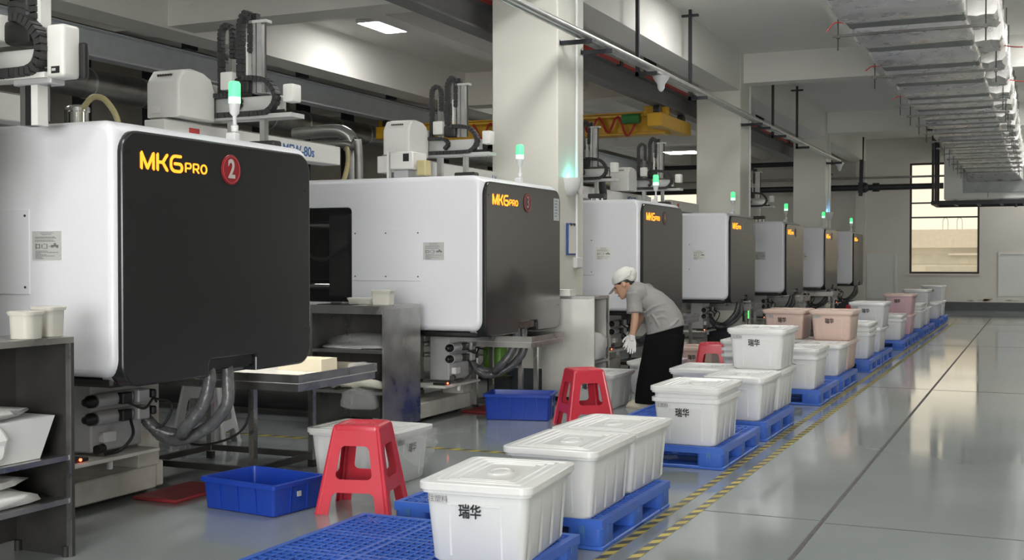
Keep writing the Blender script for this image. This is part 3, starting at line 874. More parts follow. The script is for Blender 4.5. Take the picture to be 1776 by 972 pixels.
MB().cyl((-.07, 0, .05), (0, 0, .05), .028).build('nipple', 'hose_y', t)
MB().cyl((.1, 0, .05), (.2, 0, .05), .024).build('pipe_stub', 'pvc', t)
tag(MB().tube(smooth_path([(-7.45, 11.9, 2.75), (-7.3, 11.7, 2.72), (-7.05, 11.3, 2.5), (-6.95, 11.0, 2.20)], 6), .028, 10).build('hose', 'hose_y', None, 60), 'pale yellow hose running down from the bent duct onto the second machine', 'hose')
t = thing('material_loader', 'white loader box with grey valves on top left of the second machine', 'loader', (-5.38, YM+PITCH+.25, 2.19))
MB().rbox(-.02, .22, -.15, .12, .08, .24, .01, 1).build('body', 'robot', t)
MB().box(-.05, -.03, -.15, -.1, 0, .24).build('lit_edge', 'housing', t, 0)  # narrow pale bar beside the loader body
MB().rbox(.0, .15, -.12, .05, 0, .08, .01, 1).build('valve', 'cast', t)
MB().rbox(.24, .33, -.12, .0, .02, .16, .01, 1).build('yellow_valve', 'hose_y', t)
MB().box(.12, .18, -.153, -.1505, .15, .22).build('warning_label', 'ink', t, 0)
# ------------------------------------------------------------ blue plastic pallets
PL, PH = 1.19, 0.155
def make_pallet(label, px=1.18, py=1.18):
    t = thing('plastic_pallet', label, 'pallet', (0, 0, 0), 0, 'blue pallets along the aisle')
    hx, hy = px/2, py/2
    zt = PH
    mb = MB()
    # rim and bands of the deck
    for (x0, x1, y0, y1) in ((-hx, hx, -hy, -hy+.035), (-hx, hx, hy-.035, hy), (-hx, -hx+.035, -hy+.035, hy-.035), (hx-.035, hx, -hy+.035, hy-.035)):
        mb.box(x0, x1, y0, y1, zt-.045, zt)
    mb.build('deck_rim', 'blue', t, 0)
    g = MB()
    n = 22
    st = (px-.07)/n
    for i in range(1, n):
        w_ = .022 if i in (7, 8, 14, 15) else .009
        a = -hx+.035+i*st
        g.box(a-w_/2, a+w_/2, -hy+.035, hy-.035, zt-.03, zt-.002)
        b = -hy+.035+i*st*(py-.07)/(px-.07)
        g.box(-hx+.035, hx-.035, b-w_/2, b+w_/2, zt-.0305, zt-.0025)
    for sx in (-1, 1):
        for sy in (-1, 1):
            cx, cy = sx*(hx-.12), sy*(hy-.12)
            for q in range(4):
                a = q*PI/4
                g.box(-.09, .09, -.006, .006, zt-.02, zt-.001, T((cx, cy, 0)) @ RZ(a))
    g.build('deck_grid', 'blue', t, 0)
    # slotted edge band, nine feet, three skids
    xs = (-hx, -.09, hx-.19); ys = (-hy, -.09, hy-.19)
    for i, a in enumerate(xs):
        for j, b in enumerate(ys):
            w1 = .19 if i != 1 else .18; w2 = .19 if j != 1 else .18
            f = MB()
            f.rings([ring_at(rrect(a+w1/2, b+w2/2, w1/2-d, w2/2-d, .03, 3), z) for z, d in ((.022, .004), (.03, 0), (zt-.04, 0))])
            fo = f.build('foot', 'blue', t, 40)
            if (i, j) in ((0, 0), (2, 0), (1, 0)):
                s_ = MB()
                s_.box(a+.07, a+.10, b-.002, b+.001, .085, .122).box(a+.07, a+.076, b-.004, b, .06, .122).box(a+.094, a+.10, b-.004, b, .06, .122)
                s_.build('clip_slot', 'ink_blue', fo, 0)
            if i == 2:
                s_ = MB()
                s_.box(a+w1-.001, a+w1+.002, b+.08, b+.10, .085, .122)
                s_.build('clip_slot', 'ink_blue', fo, 0)
    for b in ys:
        MB().rbox(-hx, hx, b+.004, b+.185, .0, .024, .006, 1).build('skid', 'blue', t, 0)
    for a in (-hx, hx-.185):
        MB().rbox(a+.003, a+.185, -hy+.188, hy-.188, .0, .023, .006, 1).build('side_skid', 'blue', t, 0)
    for k in range(8):
        pass
    return t
PX = -1.97-.59
ord_ = ['first', 'second', 'third', 'fourth', 'fifth', 'sixth', 'seventh', 'eighth', 'ninth', 'tenth', 'eleventh', 'twelfth', 'thirteenth', 'fourteenth']
PY = [4.61, 6.10, 8.56, 9.97, 12.5, 13.92, 16.3, 17.6, 20.4, 21.65, 23.9, 25.2, 27.8, 29.2]
plab = ['blue plastic pallet nearest the camera, half empty, under one white bin',
        'second blue pallet from the camera, under two lidded bins side by side',
        'third blue pallet from the camera, under one double-rimmed white bin',
        'fourth blue pallet from the camera, under the tall two-tier stack beside the worker',
        'fifth blue pallet from the camera, under a double-rimmed bin right of the tall stack',
        'sixth blue pallet from the camera, under the peach tinted bins',
        'seventh blue pallet from the camera, with a nested bin stack on its near end',
        'eighth blue pallet from the camera, under a large two-tier bin pair',
        'ninth blue pallet from the camera, under a low nested bin',
        'tenth blue pallet from the camera, under the purple-pink bins',
        'eleventh blue pallet from the camera, under a nested stack of clear bins',
        'twelfth blue pallet from the camera, under two stacked white bins',
        'thirteenth blue pallet from the camera, second to last in the row',
        'farthest blue pallet at the end of the row']
pal0 = make_pallet(plab[0])
pal0.location = (PX, PY[0], 0)
for k in range(1, 14): dup(pal0, (PX, PY[k], 0), 0, plab[k])
# white sticker on the second pallet's side
# ------------------------------------------------------------ white storage bins
def bin_body_mb(h=.33):
    mb = MB()
    def rr_(w_, l_, r=.045): return rrect(0, 0, w_/2, l_/2, r, 4)
    s = []
    for (w_, l_, z) in ((.395, .575, 0), (.415, .595, .012), (.462, .645, h-.035), (.468, .652, h-.033), (.468, .652, h-.03), (.494, .678, h-.028), (.496, .680, h), (.488, .672, h+.002), (.458, .642, h), (.453, .636, h-.04), (.405, .588, .012), (.38, .56, .008)):
        s.append(ring_at(rr_(w_, l_), z))
    mb.rings(s)
    # stiffening ribs on the long sides and framed panel on the short ends
    for sx in (-1, 1):
        for yy in (-.24, -.08, .08, .24):
            x0, x1 = .2095, .2295
            mb.add([(sx*x0, yy-.012, .02), (sx*x0, yy+.012, .02), (sx*x1, yy+.012, h-.04), (sx*x1, yy-.012, h-.04),
                    (sx*(x0+.0015), yy-.02, .02), (sx*(x0+.0015), yy+.02, .02), (sx*(x1+.0015), yy+.02, h-.04), (sx*(x1+.0015), yy-.02, h-.04)],
                   [(3,2,1,0),(4,5,6,7),(0,1,5,4),(1,2,6,5),(2,3,7,6),(3,0,4,7)])
    for sy in (-1, 1):
        for xx in (-.115, .115):
            y0, y1 = .299, .3195
            mb.add([(xx-.005, sy*y0, .03), (xx+.005, sy*y0, .03), (xx+.005, sy*y1, h-.07), (xx-.005, sy*y1, h-.07),
                    (xx-.004, sy*(y0+.0015), .03), (xx+.004, sy*(y0+.0015), .03), (xx+.004, sy*(y1+.0015), h-.07), (xx-.004, sy*(y1+.0015), h-.07)],
                   [(3,2,1,0),(4,5,6,7),(0,1,5,4),(1,2,6,5),(2,3,7,6),(3,0,4,7)])
        mb.box(-.12, .12, sy*.3195-.004, sy*.3195+.004, h-.078, h-.07)
    return mb
def lid_mb():
    mb = MB()
    def rr_(i, r): return rrect(0, 0, .257-i, .35-i, max(.012, r-i), 4)
    prof = [(.0, -.025), (0, .002), (.003, .006), (.030, .0075), (.035, .0078), (.040, .002), (.062, .002), (.066, .008), (.078, .008), (.083, .001), (.102, .001), (.106, .007), (.116, .007), (.121, 0), (.138, 0), (.141, .006), (.149, .006), (.153, .001)]
    mb.rings([ring_at(rr_(.006, .05), -.025)] + [ring_at(rr_(i, .05), z) for i, z in prof])
    # raised oval handle boss in the middle
    mb.rings([[(a*math.cos(2*PI*k/20), b*math.sin(2*PI*k/20), z) for k in range(20)] for a, b, z in ((.058, .085, .0005), (.056, .083, .008), (.045, .07, .009), (.042, .066, .003), (.030, .05, .003), (.027, .046, .007), (.01, .02, .009))], False, True)
    return mb
MARK0 = text_mb('瑞华', .066, 0, 0, .78)
MARK = MB()
for k_, (a_, b_) in enumerate(((-.0011, -.0011), (.0011, -.0011), (.0011, .0011), (-.0011, .0011))): MARK.add(MARK0.v, MARK0.f, T((a_, b_, k_*.00004)))
TXT2 = text_mb('注塑料', .03, 0, 0, 1.0)
def make_bin(label, body='bin', lid='lid', contents=None, mark=True):
    t = thing('storage_bin', label, 'bin', (0, 0, 0), 0, 'white storage bins')
    b = bin_body_mb().build('body', body, t, 40, recalc=True)
    if contents:
        c = MB()
        c.rings([ring_at(rrect(0, 0, w_/2, l_/2, .04, 3), z) for w_, l_, z in ((.375, .555, .014), (.395, .575, .03), (.44, .62, .25), (.41, .59, .27))])
        c.build('contents', contents, t, 40)
    if lid: T_lid = place(lid_mb(), T((0, 0, .342))).build('lid', lid, t, 25, recalc=True)
    if mark:
        tilt = Matrix.Rotation(math.atan(.025/.30), 4, 'X')
        place(MARK, T((-.02, -.3285, .225)) @ tilt @ FY).build('printed_mark', 'ink', b, 0)
        st = place(MB().box(-.038, .038, -.016, .016, 0, .001), T((-.165, -.3275, .275)) @ tilt @ FY).build('name_sticker', 'sticker', b, 0)
        place(TXT2, T((-.165, -.3300, .275)) @ tilt @ FY).build('sticker_print', 'ink_grey', st, 0)
    return t
bin0 = make_bin('white lidded bin on the nearest pallet, large in the foreground')
bin0.location = (-2.20, 4.80, PH)
bin0.rotation_euler = (0, 0, R(5))
bin_open = make_bin('upper of two nested bins on the third pallet, under the lid', lid='lid', mark=False)
bin_pink = make_bin('bin full of peach parts on the sixth pallet, right of the pair', body='clear_bin', lid='clear_bin', contents='peach')
bin_purple = make_bin('bin full of purple-pink parts, on top at the tenth pallet', body='pink_bin', lid='clear_bin', contents='pink')
bin_base = make_bin('lower of two nested bins, holding one more rim above', lid=None)
H1 = PH+.352
BX = -2.245
bins = [
    (bin0, BX, 5.80, PH, 1, 'white lidded bin on the second pallet, the one nearer the camera'),
    (bin0, BX-.01, 6.50, PH, -1, 'white lidded bin on the second pallet, the farther one'),
    (bin_base, BX, 8.31, PH, 0, 'white bin with a printed mark on the third pallet, under a nested bin'),
    (bin0, -2.70, 10.28, PH, 2, 'white lidded bin on the fourth pallet, at the left beside the worker'),
    (bin0, BX, 9.73, PH, 0, 'white lidded bin at the front bottom of the fourth pallet'),
    (bin0, BX, 10.44, PH, 0, 'white lidded bin at the back bottom of the fourth pallet, under the top bin'),
    (bin0, BX+.02, 10.45, H1, 1, 'white lidded bin on top of the fourth pallet stack'),
    (bin_base, BX, 12.25, PH, 0, 'white bin with a printed mark on the fifth pallet, under a nested bin'),
    (bin0, BX, 13.75, PH, 0, 'white lidded bin at the front of the sixth pallet, below the peach bins'),
    (bin_pink, BX, 14.46, PH, 0, 'peach tinted bin at the bottom of the sixth pallet'),
    (bin0, -2.77, 14.46, PH, 0, 'white lidded bin at the bottom left of the sixth pallet'),
    (bin_pink, -2.77, 14.45, H1, 0, 'bin full of peach parts on top of the sixth pallet, left of the pair'),
    (bin_base, BX, 16.25, PH, 0, 'lowest bin of the nested stack on the seventh pallet'),
    (bin0, BX, 17.45, PH, 0, 'white lidded bin at the bottom of the eighth pallet'),
    (bin0, BX+.05, 17.42, H1, 0, 'white lidded bin on top at the eighth pallet'),
    (bin_base, BX, 20.2, PH, 0, 'low white bin with nested rims on the ninth pallet'),
    (bin_purple, BX, 21.75, PH, 0, 'bin of purple-pink parts at the bottom of the tenth pallet'),
    (bin0, BX, 25.1, PH, 0, 'white lidded bin at the bottom of the twelfth pallet'),
    (bin0, BX, 25.1, H1, 0, 'white lidded bin on top at the twelfth pallet'),
    (bin0, BX, 27.7, PH, 0, 'white lidded bin on the thirteenth pallet'),
    (bin0, BX, 29.15, PH, 0, 'white lidded bin at the bottom of the farthest pallet'),
    (bin0, BX, 29.15, H1, 0, 'white lidded bin on top of the farthest pallet'),
    (bin0, -4.05, 6.77, 0, 90, 'white lidded bin wrapped in clear film on the floor behind the near red stool'),
    (bin0, -3.96, 11.02, 0, 0, 'white lidded bin on the floor behind the second red stool'),
    (bin0, -3.84, 12.55, 0, 0, 'white lidded bin on the floor beside the cabinet, behind the worker'),
    (bin_open, BX, 8.31, PH+.062, 0, 'upper of two nested bins on the third pallet, under the lid'),
    (bin_open, BX, 12.25, PH+.062, 0, 'upper of two nested bins on the fifth pallet, under the lid'),
    (bin_open, BX, 16.25, PH+.124, 0, 'topmost nested bin on the seventh pallet'),
    (bin_open, BX, 20.2, PH+.062, 0, 'upper nested bin with lid on the ninth pallet'),
    (bin_open, BX, 23.75, PH+.124, 0, 'topmost nested bin on the eleventh pallet'),
    (bin_purple, BX+.02, 21.72, H1, 0, 'bin full of purple-pink parts, on top at the tenth pallet'),
    (bin_pink, BX+.03, 14.42, H1, 0, 'bin full of peach parts on the sixth pallet, right of the pair'),
    (bin_pink, -3.95, 14.75, 0, 0, 'tinted bin on the floor under the third machine, behind the worker'),
    (bin_base, -2.745, 12.3, PH, 0, 'lowest bin of the nested stack on the left of the fifth pallet'),
    (bin_open, -2.745, 12.3, PH+.124, 0, 'topmost nested bin on the left of the fifth pallet'),
]
moved = set()
for (src, x, y, z, a, lb) in bins:
    if src['label'] == lb:
        src.location = (x, y, z); src.rotation_euler = (0, 0, R(a)); moved.add(src.name)
    else: dup(src, (x, y, z), R(a), lb)
# the prototype without its own row in the table takes a place of its own
mid = make_bin('middle bin', lid=None, mark=False)
mid.location = (BX, 23.75, PH+.062); mid['label'] = 'middle bin of the nested stack on the eleventh pallet'
for (x, y, lb) in ((BX, 16.25, 'middle bin of the nested stack on the seventh pallet'), (-2.745, 12.3, 'middle bin of the nested stack on the left of the fifth pallet')):
    dup(mid, (x, y, PH+.062), 0, lb)
bin_base.location = (BX, 23.75, PH); bin_base['label'] = 'lowest bin of the nested stack on the eleventh pallet'
# clear film hanging over the bin behind the near stool
wr = MB()
rr = random.Random(11)
nx, nz = 9, 6
pts = {}
for i in range(nx+1):
    for j in range(nz+1):
        y = 6.52+.52*i/nx
        dep = .20*(1-abs(i/nx-.55)*1.3)+.05
        z = .33-dep*j/nz
        pts[i, j] = (-3.70+.012+.025*rr.random()-.02*(j/nz), y, z)
vs = [pts[i, j] for i in range(nx+1) for j in range(nz+1)]
fs = [(i*(nz+1)+j, (i+1)*(nz+1)+j, (i+1)*(nz+1)+j+1, i*(nz+1)+j+1) for i in range(nx) for j in range(nz)]
wr.add(vs, fs)
tag(wr.build('plastic_film', 'clear', None, 0), 'crumpled clear plastic film hanging on the bin behind the near red stool', 'film')

# ------------------------------------------------------------ red plastic stools
def make_stool(label, SM='stool'):
    t = thing('stool', label, 'stool', (0, 0, 0), 0, 'red plastic stools')
    H = .50
    bt, tp = .215, .135     # half widths at foot and seat
    lean = math.atan((bt-tp)/H)
    Ls = H/math.cos(lean)
    def hw(s): return bt+(tp-bt)*s/Ls
    mb0 = []
    for k in range(4):
        out = [(-hw(0)-.006, 0), (-hw(0)+.075, 0), (-hw(.12)+.072, .105), (-hw(.14)+.09, .125), (hw(.14)-.09, .125), (hw(.12)-.072, .105), (hw(0)-.075, 0), (hw(0)+.006, 0), (hw(.02)+.002, .022), (hw(Ls), Ls-.012), (-hw(Ls), Ls-.012), (-hw(.02)-.002, .022)]
        hole = rrect(0, .295, hw(.295)-.072, .095, .03, 4)
        hole = [(p[0]*(hw(p[1])-.068)/(hw(.295)-.068), p[1]) for p in hole]
        mb = MB()
        mb.plate([out, hole[::-1]], .006, Matrix.Rotation(PI/2*k, 4, 'Z') @ T((0, -bt, 0)) @ Matrix.Rotation(-lean, 4, 'X') @ T((0, 0.006, 0)) @ FY)
        mb.build('side_with_legs', SM, t, 30)
    # rounded corner posts hide the joints
    for sx in (-1, 1):
        for sy in (-1, 1):
            mb = MB().tube([(sx*(bt-.010), sy*(bt-.010), 0), (sx*(bt-.012), sy*(bt-.012), .02), (sx*(tp-.008), sy*(tp-.008), H-.02)], [.021, .016, .014], 8)
            mb.build('leg_corner', SM, t)
    s = MB()
    s.rings([ring_at(rrect(0, 0, a, a, .03, 5), z) for a, z in ((tp+.004, H-.04), (tp+.006, H-.018), (tp+.002, H-.004), (tp-.01, H+.002), (tp-.03, H+.001), (tp-.035, H-.003), (.05, H-.004), (.048, H-.01), (.01, H-.01))])
    st = s.build('seat', SM, t, 40)
    for i in range(4):
        for j in range(4):
            if (i in (1, 2)) and (j in (1, 2)): continue
            MB().lathe([(.011, 0), (.009, .003)], 8, T((-.08+.0533*i, -.08+.0533*j, H-.004))).build('seat_dimple', SM, st)
    return t
st0 = make_stool('red plastic stool nearest the camera, left of the lidded foreground bin')
st0.location = (-3.60, 5.93, 0); st0.rotation_euler = (0, 0, R(14))
dup(st0, (-3.63, 9.68, 0), R(40), 'red plastic stool in the middle, behind the second pallet')
dup(st0, (-3.42, 13.3, 0), R(10), 'red plastic stool right of the worker, behind the bin stack')
dup(st0, (-3.37, 33.0, 0), R(12), 'red stool far back beside the purple-pink bin')
dup(st0, (-3.55, 25.6, 0), R(20), 'red stool far back under the sixth machine')

ws = make_stool('pale white plastic stool behind the hoses of the nearest machine', 'cast')
ws.location = (-5.95, 7.45, 0); ws.rotation_euler = (0, 0, R(20)); ws['group'] = 'pale stools'
# ------------------------------------------------------------ blue totes
def make_tote(label, L, W, H, ribs):
    t = thing('tote', label, 'tote', (0, 0, 0), 0, 'blue open totes on the floor')
    mb = MB()
    s = []
    for (a, z) in ((-.018, 0), (-.012, .006), (-.001, H-.03), (0, H-.028), (.014, H-.026), (.016, H-.002), (.012, H), (-.008, H), (-.010, H-.02), (-.020, .012), (-.03, .008)):
        s.append(ring_at(rrect(0, 0, L/2+a, W/2+a, .022, 3), z))
    mb.rings(s)
    mb.build('body', 'tote', t, 40, recalc=True)
    for sy in (-1, 1):
        for k in range(ribs):
            x = -L/2+L*(k+1)/(ribs+1)
            MB().add([(x-.004, sy*(W/2-.016), .012), (x+.004, sy*(W/2-.016), .012), (x+.004, sy*(W/2+.0), H-.03), (x-.004, sy*W/2, H-.03), (x-.004, sy*(W/2-.006), .012), (x+.004, sy*(W/2-.006), .012), (x+.004, sy*(W/2+.008), H-.03), (x-.004, sy*(W/2+.008), H-.03)], [(3,2,1,0),(4,5,6,7),(0,1,5,4),(1,2,6,5),(2,3,7,6),(3,0,4,7)]).build('rib', 'tote', t, 0)
    for sx in (-1, 1):
        for k in range(2):
            y = -W/2+W*(k+1)/3
            MB().add([(sx*(L/2-.016), y-.004, .012), (sx*(L/2-.016), y+.004, .012), (sx*L/2, y+.004, H-.03), (sx*L/2, y-.004, H-.03), (sx*(L/2-.006), y-.004, .012), (sx*(L/2-.006), y+.004, .012), (sx*(L/2+.008), y+.004, H-.03), (sx*(L/2+.008), y-.004, H-.03)], [(3,2,1,0),(4,5,6,7),(0,1,5,4),(1,2,6,5),(2,3,7,6),(3,0,4,7)]).build('rib', 'tote', t, 0)
    MB().box(L/2-.004, L/2+.0025, -.015, .015, H*.5, H*.5+.03).build('square_sticker', 'sticker', t, 0)
    return t
tote0 = make_tote('dark blue open tote on the floor in front of the nearest machine', .56, .42, .185, 3)
tote0.location = (-4.15, 5.72, 0); tote0.rotation_euler = (0, 0, R(-8))
tt = make_tote('blue open tote on the floor under the second machine', .60, .40, .235, 4)
tt.location = (-4.34, 9.92, 0); tt.rotation_euler = (0, 0, R(14))
# red mats under the clamp ends
for k, q in ((0, 'the nearest machine'), (1, 'the second machine')):
    tag(place(MB().rbox(-.17, .17, -.27, .27, .0005, .022, .008, 1), T((-4.83, YM+k*PITCH+1.02, 0))).build('floor_mat', 'red_mat'), 'dark red mat on the floor at the foot of %s' % q, 'mat')
for k in range(7):
    x, y = -5.62, YM+k*PITCH+.90
    t = thing('drum', 'green drum behind the foot of machine %d from the front' % (k+1), 'drum', (x, y, 0), 0, 'green drums')
    t['label'] = ['green drum behind the foot of the nearest machine', 'green drum behind the foot of the second machine', 'green drum behind the foot of the third machine', 'green drum under the fourth machine', 'green drum under the fifth machine', 'green drum under the sixth machine', 'green drum under the farthest machine'][k]
    MB().lathe([(.115, 0), (.118, .01), (.118, .09), (.122, .095), (.118, .10), (.118, .19), (.122, .195), (.118, .20), (.118, .27), (.105, .28)], 20).build('body', 'green_drum', t)
    MB().box(.10, .1215, -.045, .045, .10, .18).build('drum_label', 'sticker', t, 0)
t = thing('jerry_can', 'light green plastic can hanging behind the second machine\'s hoses', 'can', (-5.08, 10.96, .26))
MB().rbox(-.1, .1, -.09, .09, 0, .30, .015, 2).build('body', 'green_can', t)
MB().rbox(-.1, .1, -.09, .09, .31, .38, .012, 2).build('cap', 'green_can', t)
MB().tube(smooth_path([(-.04, 0, .38), (-.05, 0, .5), (-.03, 0, .62)], 4), .01, 6).build('hose', 'rubber', t)
MB().tube(smooth_path([(.04, 0, .38), (.05, 0, .5), (.03, 0, .62)], 4), .01, 6).build('hose', 'rubber', t)
MB().box(-.14, .14, -.12, .12, -.03, 0).build('bracket', 'steel_dark', t, 0)
for sx in (-.12, .12): MB().box(sx-.012, sx+.012, .09, .115, -.26, -.03).build('leg', 'steel_dark', t, 0)

# ------------------------------------------------------------ steel tables with trays
def make_table(label, x0, x1, y0, y1, zt, legs, loc, lamp=0):
    t = thing('steel_table', label, 'table', (*loc, 0), 0, 'steel take-off tables')
    tr = MB()
    tr.box(x0, x1, y0, y1, zt-.035, zt-.03)
    tr.build('tray', 'tray_steel', t, 0)
    for (a, b, c, d) in ((x0, x1, y0, y0+.006), (x0, x1, y1-.006, y1), (x0, x0+.006, y0+.006, y1-.006), (x1-.006, x1, y0+.006, y1-.006)):
        MB().box(a, b, c, d, zt-.03, zt+.022).build('tray_edge', 'steel', t, 0)
    MB().box(x0+.01, x1-.01, y0+.01, y1-.01, zt-.085, zt-.035).build('frame', 'steel', t, 0)
    for (lx, ly) in legs:
        l = MB().box(lx-.02, lx+.02, ly-.02, ly+.02, .02, zt-.085).build('leg', 'steel', t, 0)
        MB().box(lx-.022, lx+.022, ly-.022, ly+.022, 0, .05).build('foot_cap', 'rubber', l, 0)
    xs = sorted(set(l[0] for l in legs)); ys = sorted(set(l[1] for l in legs))
    for xx in xs: MB().box(xx-.015, xx+.015, ys[0]+.02, ys[-1]-.02, .06, .10).build('stretcher', 'steel_dark', t, 0)
    for yy in ys: MB().box(xs[0]+.02, xs[-1]-.02, yy-.015, yy+.015, .06, .10).build('stretcher', 'steel_dark', t, 0)
    return t
make_table('steel take-off table with bright tray beside the nearest machine', -1.5, .0, .0, .96, .705, ((-.42, .10), (-.42, .78), (-1.3, .10), (-1.3, .78)), (-4.23, 6.2))
make_table('steel take-off table under the right edge of the second machine', -1.1, .0, .0, .81, .725, ((-.27, .37), (-.27, .74), (-.75, .37), (-.75, .74)), (-4.23, 9.92))
make_table('steel take-off table with lit tray beside the third machine', -1.1, .0, .0, .9, .70, ((-.1, .1), (-.1, .8), (-.95, .1), (-.95, .8)), (-4.20, 14.75))
make_table('steel take-off table with lit tray beside the fourth machine', -1.1, .0, .0, .85, .70, ((-.1, .1), (-.1, .75), (-.95, .1), (-.95, .75)), (-4.3, 19.22))
make_table('steel take-off table with lit tray beside the fifth machine', -1.1, .0, .0, .9, .70, ((-.1, .1), (-.1, .8), (-.95, .1), (-.95, .8)), (-4.3, 23.8))
make_table('steel take-off table with lit tray beside the sixth machine', -1.1, .0, .0, .85, .70, ((-.1, .1), (-.1, .75), (-.95, .1), (-.95, .75)), (-4.3, 27.62))
# inspection strip lamps fixed under the covers, shining down on the trays
for k, (x, y) in enumerate(((-4.9, 6.78), (-4.75, 15.62), (-4.8, 20.045), (-4.75, 24.53))):
    t = thing('inspection_lamp', 'small strip lamp over take-off tray %s' % ['of the nearest machine', 'of the third machine', 'of the fourth machine', 'of the fifth machine', 'of the sixth machine'][k], 'lamp', (x, y, 1.18))
    MB().rbox(-.3, .3, -.03, .03, 0.002, .04, .008, 1).build('housing', 'housing', t, 0)
    MB().box(-.28, .28, -.022, .022, -.004, .0).build('tube', 'strip', t, 0)
    MB().box(-.33, -.30, -.02, .02, -.45, .04).build('stand', 'steel', t, 0)
# card box and tray on the first table
t = thing('card_box', 'cream card box standing on the steel table beside the nearest machine', 'box', (-4.62, 7.0, .676))
MB().box(-.26, .10, -.10, .10, 0, .006).build('bottom', 'cream', t, 0)
for (a, b, c, d) in ((-.26, .10, -.10, -.095), (-.26, .10, .095, .10), (-.26, -.255, -.095, .095), (.095, .10, -.095, .095)):
    MB().box(a, b, c, d, .006, .085).build('side', 'cream', t, 0)
tag(place(MB().rbox(-.03, .03, -.09, .09, 0, .05, .015, 2), T((-4.30, 7.02, .69))).build('foil_pouch', 'clear'), 'clear pouch lying on the corner of the steel table', 'pouch')

# ------------------------------------------------------------ stainless cabinets
def cabinet(label, loc, w_, d, h, shelves, face, mname='steel_old', base=.05):
    """open cabinet; face '-y' or '+x' tells which side is open"""
    t = thing('steel_cabinet', label, 'cabinet', (*loc, 0), 0, 'stainless open cabinets')
    th = .02
    MB().box(0, w_, 0, d, h-.03, h).build('top', 'steel', t, 0)
    if face == '-y':
        MB().box(w_-th, w_, .0, d, .05, h-.03).build('side_panel', mname, t, 0)
        MB().box(0, th, .0, d, .05, h-.03).build('side_panel', mname, t, 0)
        MB().box(th, w_-th, d-.012, d, .05, h-.03).build('back_panel', 'steel_dark', t, 0)
        MB().box(th, w_-th, -.004, .012, h-.07, h-.03).build('front_rail', 'steel', t, 0)
        for z in shelves: MB().box(th, w_-th, .005, d-.012, z-.025, z).build('shelf', 'steel', t, 0)
        MB().box(w_*.45, w_*.45+.02, d-.04, d-.013, .05, h-.07).build('back_post', 'steel_dark', t, 0)
    else:
        MB().box(0, w_, 0, th, .05, h-.03).build('side_panel', mname, t, 0)
        MB().box(0, w_, d-th, d, base, h-.03).build('side_panel', mname, t, 0)
        MB().box(w_-.025, w_, d-.03, d-th, base, h-.03).build('front_post', 'steel_old', t, 0)
        MB().box(0, .012, th, d-th, .05, h-.03).build('back_panel', 'steel_dark', t, 0)
        for z in shelves: MB().box(.012, w_-.005, th, d-th, z-.025, z).build('shelf', 'steel', t, 0)
    for a in (.03, w_-.03):
        for b in (.03, d-.03):
            MB().cyl((a, b, 0), (a, b, .052), .018, n=10).build('foot', 'rubber', t)
    return t
cabinet('steel cabinet at the left edge, open towards the aisle, with wrapped bundles', (-4.675, 3.0, 0)[:2], .375, 1.39, 1.075, (.29, .50), '+x', 'steel_dark', .0)
cabinet('steel cabinet with solid shiny side between the nearest and second machines', (-5.62, 8.41, 0)[:2], .72, .62, 1.07, (.36, .70), '-y')
cabinet('steel cabinet open towards the aisle, in front of the bending worker', (-4.67, 11.22, 0)[:2], .57, .46, 1.08, (.42,), '+x', 'steel_bright')
def wad(name, label, cat, cx, cy, z0, a, b, h, m, seed, droop=0.0):
    """crumpled soft bundle"""
    rr = random.Random(seed)
    mb = MB()
    n = 18
    ph = [rr.random()*6 for _ in range(5)]
    def wob(th, k): return 1+.09*math.sin(3*th+ph[0]+k)+.06*math.sin(5*th+ph[1]-k*2)+.04*math.sin(9*th+ph[2]+3*k)
    rg = []
    for i, (f, z) in enumerate(((.78, 0), (.98, .12), (1.0, .45), (.93, .75), (.7, .95), (.35, 1.0))):
        rg.append([(cx+a*f*wob(2*PI*k/n, i)*math.copysign(abs(math.cos(2*PI*k/n))**.6, math.cos(2*PI*k/n)), cy+b*f*wob(2*PI*k/n, i)*math.copysign(abs(math.sin(2*PI*k/n))**.6, math.sin(2*PI*k/n)), z0+h*z*(1+.05*math.sin(4*PI*k/n+i)) if z else z0) for k in range(n)])
    mb.rings(rg)
    return tag(mb.build(name, m, None, 60), label, cat)
# bundles in the left cabinet
t = thing('foam_bundle', 'white foam block wrapped in clear film on the upper shelf of the left cabinet', 'bundle', (-4.45, 3.72, .502))
MB().add([(-.19, -.50, 0), (.10, -.50, 0), (.10, .50, 0), (-.19, .50, 0), (-.19, -.50, .17), (.125, -.50, .17), (.125, .57, .20), (-.19, .57, .20)], [(3,2,1,0),(4,5,6,7),(0,1,5,4),(1,2,6,5),(2,3,7,6),(3,0,4,7)]).build('block', 'pvc', t, 0)
for k, x in enumerate((.0, .22)):
    MB().tube(smooth_path([(.115, x, .185), (.125, x+.02, .1), (.11, x-.02, .01)], 4), [.02+.006*q % .02 for q in range(9)], 7).build('film_fold', 'bag', t)
wad('film_bag', 'clear crumpled bag on top of the foam block in the left cabinet', 'bag', -4.49, 3.72, .705, .15, .46, .06, 'bag', 3)
wad('foam_sheet', 'folded white wrapped sheet on the lower shelf of the left cabinet', 'bundle', -4.48, 3.72, .292, .16, .52, .085, 'pvc', 5)
wad('film_sheet', 'clear wrapped sheet on top of the folded white one in the left cabinet', 'bundle', -4.49, 3.70, .379, .14, .47, .05, 'bag', 8)
